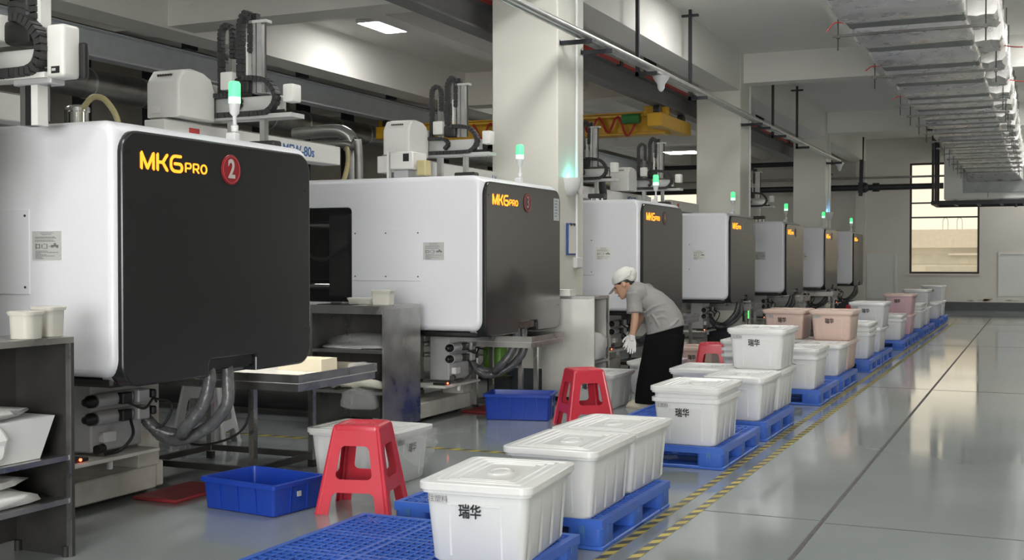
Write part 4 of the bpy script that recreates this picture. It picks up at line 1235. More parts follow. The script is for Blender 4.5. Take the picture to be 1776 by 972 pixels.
# second cabinet: bag on the upper shelf, cotton gloves and bag on the lower one
wad('film_bag', 'flat clear bag on the upper shelf of the cabinet behind the near table', 'bag', -5.25, 8.66, .702, .28, .18, .12, 'clear', 9)
wad('film_sheet', 'thin clear sheets lying on the upper shelf of the second cabinet', 'bag', -5.27, 8.68, .7005, .31, .2, .035, 'bag', 21)
for k, (x, r_) in enumerate(((-5.50, .07), (-5.34, .09), (-5.10, .12))):
    mb = MB()
    pth = smooth_path([(x-r_, 8.47, .40), (x-r_*.3, 8.42, .43), (x+r_*.6, 8.42, .43), (x+r_, 8.48, .41), (x+r_*.5, 8.57, .40), (x-r_*.8, 8.57, .40)], 4)
    mb.tube(pth, .034, 8)
    tag(mb.build('cotton_glove', 'cloth', None, 60), ['folded white cotton glove at the left of the lower cabinet shelf', 'folded white cotton glove in the middle of the lower cabinet shelf', 'long folded cotton glove at the right of the lower cabinet shelf'][k], 'glove', 'cotton gloves in the second cabinet')
wad('film_bag', 'clear bag bulging over the edge of the lower shelf in the second cabinet', 'bag', -5.13, 8.41, .215, .16, .075, .17, 'clear', 13)
# cabinet by the worker: white bag inside
wad('film_bag', 'white plastic bag inside the cabinet in front of the worker', 'bag', -4.28, 11.45, .422, .20, .19, .30, 'bag', 17)
t = thing('card_box', 'small white box on top of the cabinet in front of the worker', 'box', (-4.52, 11.4, 1.08))
MB().box(-.1, .12, -.08, .08, 0, .055).build('carton', 'paper', t, 0)
MB().box(-.102, .122, -.082, .082, .055, .062).build('carton_lid', 'paper', t, 0)
# tubs
def tub(label, x, y, z, rx, ry, h, rad):
    t = thing('plastic_tub', label, 'tub', (x, y, z), R(6), 'translucent plastic tubs')
    mb = MB()
    mb.rings([ring_at(rrect(0, 0, rx+a, ry+a, rad, 5), zz) for a, zz in ((-.008, 0), (-.004, .004), (0, h-.012), (.005, h-.011), (.005, h), (-.002, h), (-.004, h-.012), (-.008, .006))])
    mb.build('tub', 'box_clear', t, 40, recalc=True)
    mb = MB(); mb.rings([ring_at(rrect(0, 0, rx+a, ry+a, rad, 5), zz) for a, zz in ((.007, h-.004), (.008, h+.006), (0, h+.010))])
    mb.build('tub_lid', 'box_clear', t, 40)
    mb = MB(); mb.rings([ring_at(rrect(0, 0, rx-.012, ry-.012, rad, 4), zz) for zz in (.012, h*.45)])
    mb.build('contents', 'cream', t, 40)
    return t
tub('round-cornered translucent tub at the left edge on top of the near cabinet', -4.37, 4.16, 1.075, .066, .066, .125, .045)
tub('taller translucent tub behind it, at the right on the near cabinet top', -4.40, 4.325, 1.075, .060, .062, .14, .03)
tub('yellowish translucent tub on the second cabinet, at its right', -5.02, 8.60, 1.07, .085, .06, .12, .02)
tub('low clear tray on the second cabinet, left of the yellowish tub', -5.25, 8.66, 1.07, .11, .08, .05, .02)
t = thing('clipboard', 'dark clipboard lying flat on top of the second cabinet', 'clipboard', (-5.42, 8.6, 1.07))
MB().rbox(-.17, .17, -.13, .13, 0, .006, .002, 1).build('board', 'black', t, 0)
MB().rbox(-.05, .05, -.11, -.07, .006, .022, .004, 1).build('clip', 'steel_dark', t, 0)
# ------------------------------------------------------------ foil wrapped air duct over the aisle
dz, dx0, dx1, dh = 3.60, -1.66, -.60, .56
t = thing('air_duct', 'silver foil wrapped air duct running along the ceiling over the aisle', 'duct', (0, 0, dz))
rr = random.Random(23)
JY = [11.31+1.35*k for k in range(-13, 16)]
for k in range(len(JY)-1):
    a, b = JY[k]+.13, JY[k+1]-.13
    rg = []
    n = 9
    offs = [rr.uniform(-.012, .012) for _ in range(24)]
    for i in range(n+1):
        f = i/n
        y = a+(b-a)*f
        bul = .045*math.sin(PI*min(1, max(0, f)))**.6
        ring = []
        pl = rrect((dx0+dx1)/2, dh/2, (dx1-dx0)/2-.02+bul*.6, dh/2-.02+bul, .05, 3)
        # more points along the bottom so the foil can wrinkle
        for j, p in enumerate(pl):
            ring.append((p[0]+rr.uniform(-.008, .008), y, p[1]+rr.uniform(-.010, .010)))
        rg.append(ring)
    MB().rings(rg).build('duct_segment', 'foil', t, 60, recalc=True)
    # bunched foil along the aisle side, open at the near end of each segment
    s = MB()
    rg = []
    for i in range(6):
        y = a+.02+(b-a-.40)*i/5
        rg.append([(dx1-.02+.26*p[0]+rr.uniform(-.012, .012), y+rr.uniform(-.01, .01), .06+.42*p[1]+rr.uniform(-.02, .02)) for p in ((0, 0), (.3, -.03), (.6, .02), (.9, 0), (1, .1), (1.02, .4), (.98, .7), (1, .95), (.9, 1), (.5, 1), (0, 1))])
    s.rings(rg).build('side_wrap', 'foil', t, 25, recalc=True)
for y in JY:
    MB().rings([[(p[0], yy, p[1]) for p in rrect((dx0+dx1)/2, dh/2, (dx1-dx0)/2-.012, dh/2-.012, .03, 2)] for yy in (y-.15, y+.15)]).build('joint_band', 'foil_band', t, 0, recalc=True)
# flared end and flange against the air handler
MB().rings([[(p[0], y, p[1]) for p in rrect(-1.05, dh/2+o, hx, hz, .03, 2)] for y, hx, hz, o in ((JY[-1], .50, .27, 0), (JY[-1]+.5, .62, .36, -.03), (JY[-1]+.75, .66, .40, -.05))]).build('flared_end', 'foil', t, 0, recalc=True)
MB().box(-1.80, -.30, JY[-1]+.75, JY[-1]+.80, -.44, .55).build('end_flange', 'foil_band', t, 0)
# trapeze hangers
for k, j in enumerate((2, 4, 6, 8, 9, 10, 11, 12, 13, 14, 15, 16, 17, 18)):
    y = JY[j+9]+.02
    h = thing('duct_hanger', 'rods and crossbar under the foil duct, %s from the camera' % ('first second third fourth fifth sixth seventh eighth ninth tenth eleventh twelfth thirteenth fourteenth'.split()[k]), 'hanger', (0, y, dz), 0, 'trapeze hangers under the foil duct')
    MB().box(dx0-.12, dx1+.20, -.014, .014, -.075, -.052).build('crossbar', 'steel_dark', h, 0)
    for x in (dx0-.07, dx1+.15):
        MB().cyl((x, 0, -.20), (x, 0, ZC-dz), .007, n=6).build('rod', 'steel_dark', h)
        MB().box(x-.016, x+.016, -.02, .02, -.088, -.076).build('nut_plate', 'steel_dark', h, 0)
    if k < 4:
        MB().tube(smooth_path([(dx0-.02, -.02, .05), (dx0-.10, -.02, .055), (dx0-.17, -.02, .01 if k != 1 else -.02)], 4), .006, 6).build('tie', 'red_tie', h, label='red plastic tie')
        MB().tube(smooth_path([(dx1+.2, -.02, .20), (dx1+.32, -.02, .17), (dx1+.42, -.02, .16)], 4), .006, 6).build('tie', 'red_tie', h, label='red plastic tie')
# air handler on its black platform
t = thing('air_handler', 'white air handling box on a black hanging platform before the end wall', 'air handler', (-2.26, JY[-1]+.80, 2.98))
MB().rbox(0, 3.2, 0, 1.5, .02, 1.42, .01, 1).build('casing', 'ahu', t, 0)
for x in (1.05, 2.1): MB().box(x-.006, x+.006, -.004, 0, .05, 1.40).build('panel_seam', 'sealant', t, 0)
t = thing('hanging_platform', 'black steel platform hung from the ceiling under the white air handler', 'platform', (-2.55, JY[-1]+.5, 2.86))
MB().box(0, 3.7, 0, .08, 0, .10).build('front_beam', 'bracket', t, 0)
MB().box(0, 3.7, 1.75, 1.83, 0, .10).build('rear_beam', 'bracket', t, 0)
MB().box(0, .08, .08, 1.75, 0, .10).build('side_beam', 'bracket', t, 0)
for k in range(6): MB().box(.5+.55*k, .58+.55*k, .08, 1.75, .02, .10).build('cross_bar', 'bracket', t, 0)
for y in (.02, .9, 1.76):
    MB().box(.01, .07, y, y+.06, .10, ZC-2.86).build('hanger_post', 'bracket', t, 0)
MB().cyl((2.0, .04, -.09), (2.0, .04, .0), .035, n=10).build('drain', 'bracket', t)

# ------------------------------------------------------------ crane
def runway(label, x, side, zb, zt, m, bar):
    t = thing('crane_runway', label, 'crane rail', (x, Y0+.2, 0))
    l_ = Y1-Y0-.4
    MB().box(-.02, .02, 0, l_, zb, zt).build('web', m, t, 0)
    MB().box(-.11, .11, 0, l_, zb-.025, zb).build('lower_flange', m, t, 0)
    MB().box(-.11, .11, 0, l_, zt, zt+.02).build('upper_flange', m, t, 0)
    MB().box(-.03, .03, 0, l_, zt+.02, zt+.055).build('rail', 'steel_dark', t, 0)
    if bar:
        b = MB().box(.12, .155, 0, l_, zt+.01, zt+.055).build('conductor_bar', 'red_bar', t, 0)
        for k in range(20): MB().box(.10, .165, 1.0+2.1*k, 1.12+2.1*k, zt-.005, zt+.06).build('bar_clamp', 'black', b, 0)
    return t
runway('grey crane runway with a red conductor bar beside the columns', -5.72, 1, 4.0, 4.27, 'crane_dark', True)
runway('pale steel crane runway at the back of the left bay', -10.8, 1, 3.99, 4.30, 'crane_grey', False)
for k, y in enumerate((12.9, 15.6, 18.4, 21.3, 24.0)):
    tag(MB().box(-10.68, -10.58, y, y+.22, 4.32, 4.62).build('runway_hanger', 'bracket', None, 0), 'short black bracket above the back crane runway, %s from the left' % ('first second third fourth fifth'.split()[k]), 'bracket', 'black hanger brackets above the back runway')
for k, y in enumerate((14.0, 17.6, 21.8, 25.5)):
    tag(MB().box(-5.62, -5.50, y, y+.28, 4.345, 4.72).build('runway_hanger', 'bracket', None, 0), 'black bracket above the front crane runway, %s from the first column' % ('first second third fourth'.split()[k]), 'bracket', 'black hanger brackets above the front runway')
t = thing('crane_bridge', 'yellow crane bridge spanning the left bay behind the first column', 'crane', (0, 19.35, 0))
MB().rbox(-10.75, -5.75, -.15, .15, 3.60, 3.93, .01, 1).build('girder', 'yellow', t, 0)
MB().box(-10.75, -5.75, -.19, .19, 3.575, 3.60).build('lower_flange', 'yellow', t, 0)
MB().box(-10.75, -5.75, -.19, .19, 3.93, 3.955).build('upper_flange', 'yellow', t, 0)
for x in (-10.8, -5.72):
    e = MB().rbox(x-.12, x+.12, -.9, .9, 3.62, 3.84, .01, 1).build('end_truck', 'yellow', t, 0)
    for y in (-.7, .7): MB().cyl((x-.05, y, 3.9), (x+.05, y, 3.9), .085, n=14).build('wheel', 'steel_dark', e)
    MB().rbox(x-.3, x-.12 if x < -8 else x+.1, -.5, -.35, 3.84, 4.0, .01, 1).build('bracket', 'yellow', e, 0)
MB().cyl((-6.15, -.3, 3.83), (-6.45, -.3, 3.83), .085, n=14).build('travel_motor', 'green_drum', t)
MB().cyl((-9.75, -.3, 3.83), (-10.1, -.3, 3.83), .085, n=14).build('travel_motor', 'green_drum', t)
fx = []
for k in range(9):
    x = -9.3+.62*k*.5*1.1
    fx.append((x, -.22, 3.88)); fx.append((x+.17, -.22, 3.62 if k < 8 else 3.55))
fx.append((-6.2, -.22, 3.86))
MB().tube(smooth_path(fx, 6), .018, 6).build('festoon_cable', 'red_tie', t)
MB().tube(smooth_path([(p[0]+.02, p[1]-.03, p[2]+.005) for p in fx], 6), .014, 6).build('festoon_cable', 'red_tie', t)
MB().box(-9.4, -6.1, -.25, -.2, 3.87, 3.91).build('festoon_rail', 'yellow', t, 0)
t = thing('chain_hoist', 'yellow chain hoist block under the crane bridge', 'hoist', (-8.3, 19.35, 3.28))
MB().rbox(-.25, .25, -.14, .14, 0, .27, .03, 2).build('body', 'yellow', t)
MB().cyl((.25, 0, .13), (.48, 0, .13), .11, n=16).build('motor', 'orange', t)
MB().box(-.05, .05, -.2, .2, .27, .30).build('trolley', 'steel_dark', t, 0)
tag(MB().lathe([(.3, 0), (.31, .02), (.31, .7), (.22, .82), (.1, .86)], 20, T((-6.15, 14.2, 2.15))).build('material_hopper', 'orange'), 'orange hopper showing left of the first column above the second machine', 'hopper')

# ------------------------------------------------------------ conduits along the columns
for k, (x, z, r_) in enumerate(((-4.40, 3.83, .036), (-4.48, 3.83, .030))):
    tag(MB().cyl((x, Y0+.1, z), (x, 29.2, z), r_, n=12).build('conduit_pipe', 'galv'), ['outer galvanised conduit pipe running along the columns', 'inner galvanised conduit pipe running along the columns'][k], 'pipe')
for k, y in enumerate((3.35, 11.78, 12.42, 20.17, 20.82, 29.02)):
    tag(MB().box(-4.69, -4.33, y, y+.04, 3.745, 3.79).box(-4.75, -4.69, y-.03, y-.0, 3.74, 3.80).build('conduit_bracket', 'bracket', None, 0), ['black conduit bracket out of frame at the left', 'black conduit bracket on the near edge of the first column', 'black conduit bracket on the far edge of the first column', 'black conduit bracket on the near edge of the second column', 'black conduit bracket on the far edge of the second column', 'black conduit bracket on the third column'][k], 'bracket')
for k, y in enumerate((14.0, 16.4, 22.1, 24.5)):
    t = thing('conduit_hanger', ['black drop rod carrying the conduit, first right of the first column', 'black T-topped drop rod carrying the conduit before the second column', 'black drop rod carrying the conduit right after the second column', 'black T-topped drop rod carrying the conduit before the third column'][k], 'hanger', (-4.55, y, 0))
    MB().box(-.022, .022, -.022, .022, 3.72, ZC-.01 if k in (0, 2) else 4.90).build('drop_rod', 'bracket', t, 0)
    MB().box(-.022, .25, -.022, .022, 3.72, 3.765).build('support_arm', 'bracket', t, 0)
    MB().box(-.12, .12, -.03, .03, 4.90 if k in (1, 3) else ZC-.03, 4.93 if k in (1, 3) else ZC).build('ceiling_plate', 'bracket', t, 0)
    if k in (1, 3): MB().box(-.02, .02, -.02, .02, 4.93, ZC).build('stud', 'bracket', t, 0)
for k, y in enumerate((14.5, 29.15)):
    t = thing('ceiling_camera', ['small white camera hanging from the conduit right of the first column', 'small white camera at the far end of the conduit'][k], 'camera', (-4.40, y, 3.60))
    MB().lathe([(.03, 0), (.045, .03), (.05, .08), (.1, .15), (.11, .18), (.04, .19)], 14).build('housing', 'pvc', t)
    MB().sphere((0, 0, .01), .028).build('lens', 'pvc', t)
# vertical cable tubes on the columns
for k, (y, z0) in enumerate(((12.22, 1.46), (20.75, .2), (29.35, .4))):
    tag(MB().cyl((-4.672, y, z0), (-4.672, y, 4.98), .018, n=8).build('cable_tube', 'pvc'), ['white vertical cable tube on the first column', 'white vertical cable tube on the second column', 'white vertical cable tube on the third column'][k], 'pipe')
t = thing('socket_box', 'white socket box low on the first column side', 'socket', (-4.69, 12.2, 1.36))
MB().rbox(0, .05, -.05, .05, 0, .12, .006, 1).build('box', 'pvc', t, 0)
MB().rbox(.0, .04, .06, .16, .0, .11, .006, 1).build('plate', 'pvc', t, 0)
t = thing('clipboard', 'blue clipboard with white sheets hanging on the first column', 'clipboard', (-4.69, 12.0, 1.50))
MB().rbox(0, .02, -.06, .19, 0, .35, .004, 1).build('board', 'clip_blue', t, 0)
MB().box(.02, .026, -.02, .185, .02, .33).build('sheets', 'paper', t, 0)
MB().box(.02, .034, .02, .05, .32, .35).build('clip', 'steel_dark', t, 0)
MB().box(.02, .034, .11, .14, .32, .35).build('clip', 'steel_dark', t, 0)
# insect lamps: white half bowls glowing upwards
for k, (y, z, m_) in enumerate(((12.02, 2.24, 'teal_lamp'), (29.2, 2.5, 'blue_lamp'))):
    t = thing('wall_lamp', ['white bowl lamp with teal glow on the first column', 'white bowl lamp with blue glow on the third column'][k], 'lamp', (-4.69, y, z))
    rg = []
    for (r_, zz) in ((.02, -.10), (.07, -.08), (.115, -.02), (.14, .06), (.145, .10), (.135, .10), (.105, -.01), (.06, -.06), (.01, -.07)):
        rg.append([(max(0, r_*math.sin(PI*q/12))+.001, r_*1.0*math.cos(PI*q/12), zz) for q in range(13)])
    MB().rings(rg, False, False).build('bowl', 'pvc', t, 60)
    MB().cyl((.05, -.07, .05), (.05, .07, .05), .014).build('tube', m_, t)
    MB().lathe([(.05, 0), (.075, .015), (.085, .06), (.02, .065)], 16, T((.0, .21, .01)) @ Matrix.Rotation(R(90), 4, 'Y')).build('side_speaker', 'pvc', t)
    l = bpy.data.lights.new('bowl_lamp_glow', 'POINT'); l.energy = 1.6 if k == 0 else 1.2; l.color = ((.1, .9, .75), (.15, .55, 1.0))[k]; l.shadow_soft_size = .04
    lo = bpy.data.objects.new('bowl_lamp_glow', l); lo.location = (.06, 0, .10); lo.parent = t; COL.objects.link(lo)
# lit exit sign on the second column
t = thing('exit_sign', 'lit green exit sign low on the second column', 'sign', (-4.69, 20.45, .40))
MB().rbox(0, .03, -.16, .24, -.02, .26, .005, 1).build('housing', 'black', t, 0)
MB().box(.03, .033, -.14, .22, 0, .24).build('lit_panel', 'green_drum', t, 0)
g = MB()
g.box(.033, .035, .06, .2, .02, .22).box(.033, .035, -.12, -.02, .09, .13)
g.add([(.0345, -.125, .11), (.0345, -.06, .06), (.0345, -.06, .16)], [(0, 1, 2)])
g.build('door_and_arrow', 'green_sign', t, 0)

# ------------------------------------------------------------ pipework
def pipe(name, label, pts, r, m, cat='pipe', n=12, smooth=True, rings=0):
    mb = MB()
    mb.tube(smooth_path(pts, 6) if smooth else pts, r, n)
    o = tag(mb.build(name, m, None, 60), label, cat)
    return o
t = thing('spiral_duct', 'large galvanised spiral duct along the back of the left bay', 'duct', (-11.5, 0, 3.78))
for k in range(30):
    y = 6+1.0*k
    MB().cyl((0, y, 0), (0, y+.985, 0), .20, n=20).build('duct_length', 'galv_dark', t)
    MB().cyl((0, y+.97, 0), (0, y+1.0, 0), .212, n=20).build('joint_ring', 'galv', t)
pipe('duct_branch', 'dark sloping duct branch under the spiral duct behind the nearest machine', [(-11.45, 14.0, 3.62), (-11.3, 14.4, 3.2), (-11.25, 14.5, 2.6), (-11.25, 14.5, .0)], .13, 'steel_dark')
pipe('bent_duct', 'galvanised bent duct between the nearest and second machines', [(-8.3, 12.1, 2.98), (-7.8, 12.1, 3.0), (-7.58, 12.1, 2.96), (-7.47, 12.1, 2.8), (-7.47, 12.1, 2.2), (-7.47, 12.1, 0.0)], .078, 'galv')
pipe('bent_pipe', 'thinner grey pipe in front of the bent duct', [(-8.6, 11.85, 2.80), (-7.6, 11.85, 2.81), (-7.33, 11.85, 2.77), (-7.24, 11.85, 2.6), (-7.24, 11.85, 0.0)], .05, 'galv_dark')
pipe('black_pipe', 'black pipe crossing behind the nearest robot', [(-12.1, 9.28, 2.56), (-8.5, 9.9, 2.56), (-8.15, 10.0, 2.5), (-8.1, 10.05, 2.3), (-8.1, 10.05, 1.56)], .05, 'rubber')
pipe('black_pipe', 'black looped hose right of the first column above the third machine', [(-5.9, 14.4, 2.62), (-5.5, 14.6, 2.64), (-5.3, 14.7, 2.5), (-5.25, 14.7, 2.35), (-5.25, 14.7, 2.2)], .05, 'rubber')
pipe('black_pipe', 'thick black pipe lying under the gap behind the near table, upper one', [(-9.0, 9.3, .46), (-5.7, 9.3, .46)], .10, 'rubber', smooth=False)
pipe('black_pipe', 'thick black pipe lying under the gap behind the near table, lower one', [(-9.0, 9.2, .18), (-5.7, 9.2, .18)], .13, 'rubber', smooth=False)
pipe('water_pipe', 'thick black water pipe across the end wall with a valve', [(-13.8, 35.6, 3.55), (-2.5, 35.6, 3.55)], .085, 'bracket', smooth=False)
t = thing('pipe_valve', 'black valve on the pipe across the end wall', 'valve', (-4.55, 35.6, 3.55))
MB().sphere((-.12, 0, 0), .15).build('body', 'bracket', t)
MB().cyl((.12, 0, 0), (.30, 0, 0), .13).build('flange', 'bracket', t)
pipe('thin_pipe', 'thin grey pipe above the black water pipe on the end wall', [(-13.8, 35.9, 3.85), (-2.4, 35.9, 3.85)], .03, 'galv_dark', smooth=False)
pipe('thin_pipe', 'second black pipe high across the far left bay', [(-13.8, 35.0, 4.25), (-5.5, 35.0, 4.25)], .07, 'bracket', smooth=False)
t = thing('pipe_hanger', 'black slanted hanger post holding the water pipe near the end wall', 'hanger', (-4.75, 35.45, 3.3))
MB().add([(-.05, -.05, 0), (.05, -.05, 0), (.05, .05, 0), (-.05, .05, 0), (-.01, -.05, 1.7), (.09, -.05, 1.7), (.09, .05, 1.7), (-.01, .05, 1.7)], [(3,2,1,0),(4,5,6,7),(0,1,5,4),(1,2,6,5),(2,3,7,6),(3,0,4,7)]).build('post', 'bracket', t, 0)
MB().box(-.08, .08, .05, .1, .1, .4).build('clamp', 'bracket', t, 0)
for k, y in enumerate((9.2, 10.8, 12.5, 13.9, 16.6, 17.9, 19.4, 21.3, 23.4, 26.0)):
    tag(MB().box(-12.25, -12.05, y, y+.16, 0, ZC-.62).build('dark_post', 'bracket', None, 0), 'dark steel post in the left bay, %s from the left' % ('first second third fourth fifth sixth seventh eighth ninth tenth'.split()[k]), 'post', 'dark posts in the left bay')
# cable to the near table and wires
pipe('loose_cable', 'black cable drooping from the near table leg', [(-4.62, 6.22, .66), (-4.62, 6.20, .42), (-4.75, 6.18, .30), (-5.0, 6.15, .25), (-5.2, 6.12, .34)], .008, 'rubber', 'cable', 6)
# ------------------------------------------------------------ the worker, bending over the cabinet
def fuse(mb, name, m, parent, voxel, smooth_it=4, factor=.5, label=None):
    """fuse overlapping shapes into one continuous skin"""
    o = mb.build(name, m, None, 180, recalc=True)
    md = o.modifiers.new('remesh', 'REMESH'); md.mode = 'VOXEL'; md.voxel_size = voxel; md.use_smooth_shade = True
    sm = o.modifiers.new('smooth', 'SMOOTH'); sm.iterations = smooth_it; sm.factor = factor
    bpy.context.view_layer.update()
    me = bpy.data.meshes.new_from_object(o.evaluated_get(bpy.context.evaluated_depsgraph_get()))
    o.modifiers.clear()
    old = o.data
    o.data = me
    me.name = name
    bpy.data.meshes.remove(old)
    o.parent = parent
    if label: o['label'] = label
    return o
P = thing('person', 'worker in white cap, grey short-sleeved shirt and wide black trousers bending over a cabinet', 'person', (-3.46, 11.14, 0), R(4))
def ellipses(mb, secs, n=20):
    """secs: (back point xz, front point xz, half width, y centre)"""
    rg = []
    for (b, f, hw, yc) in secs:
        cx, cz = (b[0]+f[0])/2, (b[1]+f[1])/2
        ax, az = (f[0]-b[0])/2, (f[1]-b[1])/2
        rg.append([(cx+ax*math.cos(2*PI*k/n), yc+hw*math.sin(2*PI*k/n), cz+az*math.cos(2*PI*k/n)) for k in range(n)])
    mb.rings(rg)
hc = Vector((-.285, 0, 1.215))
fw, upv = Vector((-.87, 0, -.50)), Vector((-.50, 0, .87))
def H(f, y, u): return tuple(hc + fw*f + upv*u + Vector((0, y, 0)))
HM = Matrix(((fw.x, 0, upv.x, hc.x), (0, 1, 0, hc.y), (fw.z, 0, upv.z, hc.z), (0, 0, 0, 1)))
body = MB()
# head: cranium, face, jaw, nose, brow, ears, neck
body.sphere((-.005, 0, .015), .096, .076, .10, 20, 14, HM)
body.rings([[(f0+a*math.cos(2*PI*k/18), b*math.sin(2*PI*k/18), u) for k in range(18)] for f0, a, b, u in ((.078, .022, .018, -.128), (.068, .040, .036, -.118), (.05, .058, .053, -.095), (.035, .072, .064, -.055), (.02, .082, .071, -.01), (.01, .086, .074, .03))], mx=HM)
body.rings([[(f0+a*math.cos(2*PI*k/8), b*math.sin(2*PI*k/8), u) for k in range(8)] for f0, a, b, u in ((.105, .012, .009, .005), (.115, .016, .011, -.02), (.122, .017, .016, -.04), (.108, .012, .014, -.052))], mx=HM)
body.sphere((.102, 0, -.078), .014, .024, .010, 10, 6, HM)
for sy in (-1, 1):
    body.sphere((-.005, sy*.078, -.012), .020, .010, .032, 10, 7, HM)
    body.sphere((.085, sy*.030, .018), .016, .022, .007, 10, 6, HM)
body.tube([tuple(Vector((-.19, 0, 1.165))), H(-.03, 0, -.06)], [.056, .050], 14)
# trunk under the clothes
ellipses(body, (((.24, .80), (.02, .74), .11, 0), ((.22, .90), (.0, .87), .11, 0), ((.15, 1.01), (-.05, .95), .12, 0), ((.03, 1.10), (-.12, 1.0), .13, 0), ((-.09, 1.16), (-.20, 1.07), .11, 0), ((-.17, 1.22), (-.25, 1.12), .055, 0)))
arms = {}
for sy in (-1, 1):
    sh = (-.145, sy*.165, 1.115) ; el = (-.125 if sy < 0 else -.17, sy*.205, .885); wr_ = (-.158 if sy < 0 else -.26, sy*.19, .690)
    body.tube([(-.10, sy*.10, 1.12), sh], [.05, .042], 12)
    body.sphere(sh, .042)
    body.tube([sh, tuple((Vector(sh)+Vector(el))/2), el], [.042, .041, .037], 12)
    body.sphere(el, .037)
    body.tube([el, tuple(Vector(el)*.65+Vector(wr_)*.35), wr_, tuple(Vector(wr_)*1.12-Vector(el)*.12)], [.037, .038, .026, .025], 12)
    arms[sy] = (Vector(sh), Vector(el), Vector(wr_))
    body.tube([(.13, sy*.085, .76), (.075, sy*.09, .42), (.02 if sy < 0 else .10, sy*.09, .08)], [.070, .055, .036], 12)
    ax = .02 if sy < 0 else .10
    body.tube([(ax, sy*.09, .10), (ax-.02, sy*.09, .05), (ax-.14, sy*.09, .03)], [.04, .042, .025], 10)
fuse(body, 'body', 'skin', P, .008, 3)
# face details
for sy in (-1, 1):
    MB().sphere((.094, sy*.030, .002), .006, .013, .006, 10, 6, HM).build('eye', 'eye', P)
    MB().tube([HM @ Vector((.100, sy*.014, .022)), HM @ Vector((.099, sy*.032, .027)), HM @ Vector((.084, sy*.048, .022))], .0045, 6).build('eyebrow', 'hair', P)
MB().sphere((.115, 0, -.078), .005, .02, .006, 10, 6, HM).build('mouth', 'lips', P)
hr = MB()
hr.rings([[(f0+a*math.cos(2*PI*k/22), b*math.sin(2*PI*k/22), u+t_*math.cos(2*PI*k/22)) for k in range(22)] for f0, a, b, u, t_ in ((-.004, .096, .0765, -.004, .022), (-.004, .098, .079, .012, .018), (0, .098, .080, .04, .014), (0, .08, .06, .05, .014))], mx=HM)
hr.sphere((-.058, 0, -.025), .040, .056, .042, 12, 8, HM)
fuse(hr, 'hair', 'hair', P, .007, 2)
# soft white cap with peak, baggy at the back
cp = MB()
cp.rings([[(f0+a*math.cos(2*PI*k/22), b*math.sin(2*PI*k/22)*1.0, u+t_*math.cos(2*PI*k/22)) for k in range(22)] for f0, a, b, u, t_ in ((0, .104, .084, .024, .012), (0, .107, .087, .05, .014), (-.012, .105, .090, .085, .012), (-.03, .095, .084, .115, .008), (-.045, .070, .064, .138, .004), (-.055, .03, .03, .150, 0))], mx=HM)
cp.sphere((-.095, 0, .055), .070, .074, .066, 16, 10, HM)
cp.sphere((-.088, .0, .012), .050, .070, .040, 14, 8, HM)
for q in range(7):
    a = -.06+.02*q
    cp.tube([HM @ Vector((.02-.02*q, -.088, .03)), HM @ Vector((-.05-.015*q, -.080, .075)), HM @ Vector((-.10-.006*q, -.05, .115-.01*q))], .006, 6)
capo = fuse(cp, 'cap', 'cap', P, .006, 8)
pk = MB()
rg = []
for i in range(5):
    f = .080+.027*i
    hw = .082*math.sqrt(max(.02, 1-(i/4.6)**2))
    rg.append([(f, -hw+2*hw*j/10, .030-.010*i-.10*(abs(-hw+2*hw*j/10))**1.2) for j in range(11)] + [(f, hw-2*hw*j/10, .024-.010*i-.10*(abs(hw-2*hw*j/10))**1.2) for j in range(11)])
pk.rings(rg, mx=HM)
pk.build('cap_peak', 'cap', P, 60, recalc=True)['label'] = 'stiff cap peak'
# shirt: trunk loft, collar, sleeves, folds
sh_ = MB()
ellipses(sh_, (((.315, .815), (-.055, .705), .175, 0), ((.305, .87), (-.065, .80), .172, 0), ((.275, .945), (-.075, .88), .168, 0), ((.20, 1.045), (-.105, .945), .172, 0), ((.09, 1.135), (-.15, .985), .185, 0), ((-.04, 1.20), (-.205, 1.03), .175, 0), ((-.13, 1.232), (-.245, 1.085), .12, 0), ((-.175, 1.238), (-.258, 1.13), .072, 0)), 28)
for sy in (-1, 1):
    s_, e_, w_ = arms[sy]
    sh_.tube([(-.07, sy*.11, 1.13), tuple(s_+Vector((0, sy*.005, .005)))], [.090, .082], 14)
    d_ = (e_-s_)
    sh_.sphere(tuple(s_+Vector((.008, -sy*.006, .008))), .086, .080, .084, 16, 10)
    sh_.tube([tuple(s_+Vector((0, sy*.004, .01))), tuple(s_+d_*.4), tuple(s_+d_*.80)], [.082, .078, .084], 16)
for (a, b, c) in (((.22, -.13, .86), (.12, -.172, .90), (.0, -.15, .84)), ((.20, -.12, .95), (.10, -.172, .96), (-.03, -.14, .90)), ((.16, -.12, 1.03), (.06, -.178, 1.0), (-.06, -.15, .93)), ((.28, -.10, .88), (.24, -.14, .83), (.16, -.168, .78)), ((.10, -.17, .80), (.08, -.176, .85), (.03, -.168, .92))):
    sh_.tube(smooth_path([a, b, c], 5), .009, 6)
shirt = fuse(sh_, 'shirt', 'shirt', P, .008, 3)
# wide black trousers
tr = MB()
ellipses(tr, (((.30, .89), (-.02, .82), .145, 0), ((.305, .80), (-.045, .70), .165, 0), ((.295, .70), (-.05, .62), .165, 0), ((.27, .60), (-.04, .56), .13, 0)), 24)
for sy in (-1, 1):
    o_ = 0 if sy < 0 else .10
    rg = []
    for (x0, x1, z, hw) in ((-.05, .30, .72, .088), (-.08, .29, .58, .098), (-.115+o_*.4, .27, .40, .102), (-.14+o_*.8, .22+o_*.4, .22, .105), (-.155+o_, .16+o_*.9, .05, .108)):
        rg.append([((x0+x1)/2+(x1-x0)/2*math.cos(2*PI*k/20)*(1+.03*math.sin(4*2*PI*k/20+z*9)), sy*.088+hw*math.sin(2*PI*k/20), z) for k in range(20)])
    tr.rings(rg)
fuse(tr, 'trousers', 'trousers', P, .010, 3)
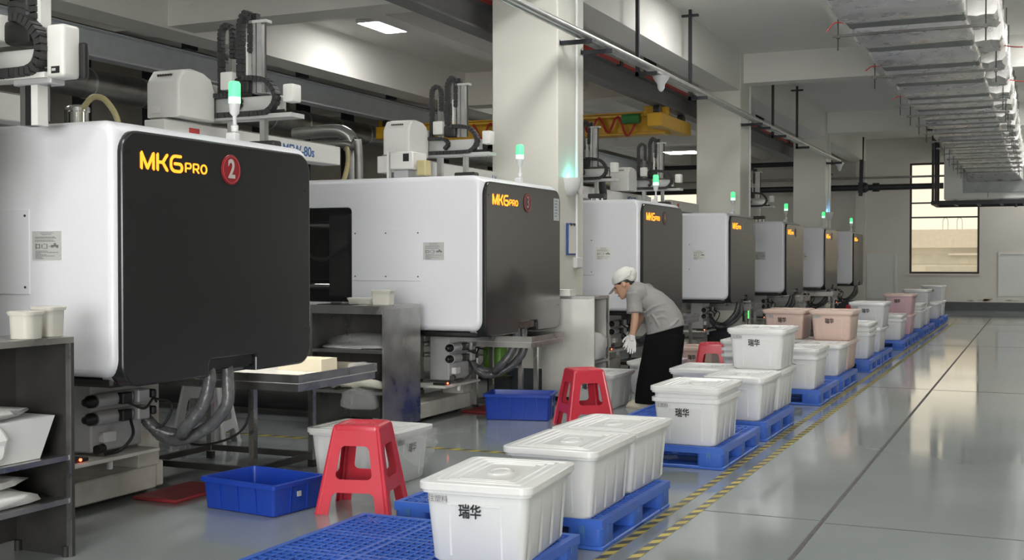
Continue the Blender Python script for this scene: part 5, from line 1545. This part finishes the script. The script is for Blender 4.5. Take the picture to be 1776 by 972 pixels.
# shoes
for sy in (-1, 1):
    ax = -.02 if sy < 0 else .08
    s = MB()
    s.rings([[(ax-.07+a*math.cos(2*PI*k/18)-.0, sy*.09+b*math.sin(2*PI*k/18)*(1+.12*math.cos(2*PI*k/18)*-1), z) for k in range(18)] for a, b, z in ((.150, .042, .0), (.154, .046, .008), (.154, .046, .026), (.146, .042, .034), (.13, .038, .055), (.09, .034, .078))])
    s.sphere((ax+.02, sy*.09, .06), .055, .038, .06, 12, 8)
    fuse(s, 'shoe', 'shoe', P, .007, 2)
    MB().rings([[(ax-.07+a*math.cos(2*PI*k/18), sy*.09+b*math.sin(2*PI*k/18), z) for k in range(18)] for a, b, z in ((.152, .046, .0), (.157, .049, .004), (.157, .049, .020), (.150, .046, .022))]).build('sole', 'shoe', P)
# knitted gloves with five separate curled fingers
def glove(wr_, dirv, sy):
    g = MB()
    d = Vector(dirv).normalized()
    side = Vector((1, 0, .1)); side = (side-d*side.dot(d)).normalized()   # across the palm
    nrm = d.cross(side)
    def Q(a, b, c): return tuple(wr_ + d*a + side*b + nrm*c)
    g.tube([Q(-.035, 0, 0), Q(.0, 0, 0), Q(.02, 0, 0)], [.033, .030, .030], 12)
    for b in (-.026, -.009, .009, .026): g.tube([Q(.012, b*.6, 0), Q(.05, b, 0), Q(.088, b*1.08, .002)], [.017, .0165, .013], 10)
    for b, l_, cu in ((-.031, .058, .020), (-.0105, .070, .024), (.0105, .066, .026), (.031, .052, .028)):
        g.tube(smooth_path([Q(.085, b, .002), Q(.085+l_*.4, b*1.12, .004+cu*.15), Q(.085+l_*.75, b*1.15, cu*.6), Q(.085+l_*.97, b*1.12, cu*1.3)], 3), [.0095, .0095, .0093, .009, .009, .0088, .0085, .008, .0075, .006], 8)
    g.tube(smooth_path([Q(.02, -.026, .004), Q(.045, -.047, .012), Q(.075, -.056, .022), Q(.098, -.052, .03)], 3), [.014, .013, .012, .0115, .011, .0105, .010, .0095, .009, .007], 8)
    return fuse(g, 'glove', 'glove', P, .0045, 2)
glove(arms[-1][2], (-.03, .05, -1), -1)
glove(arms[1][2], (-.35, .0, -.93), 1)
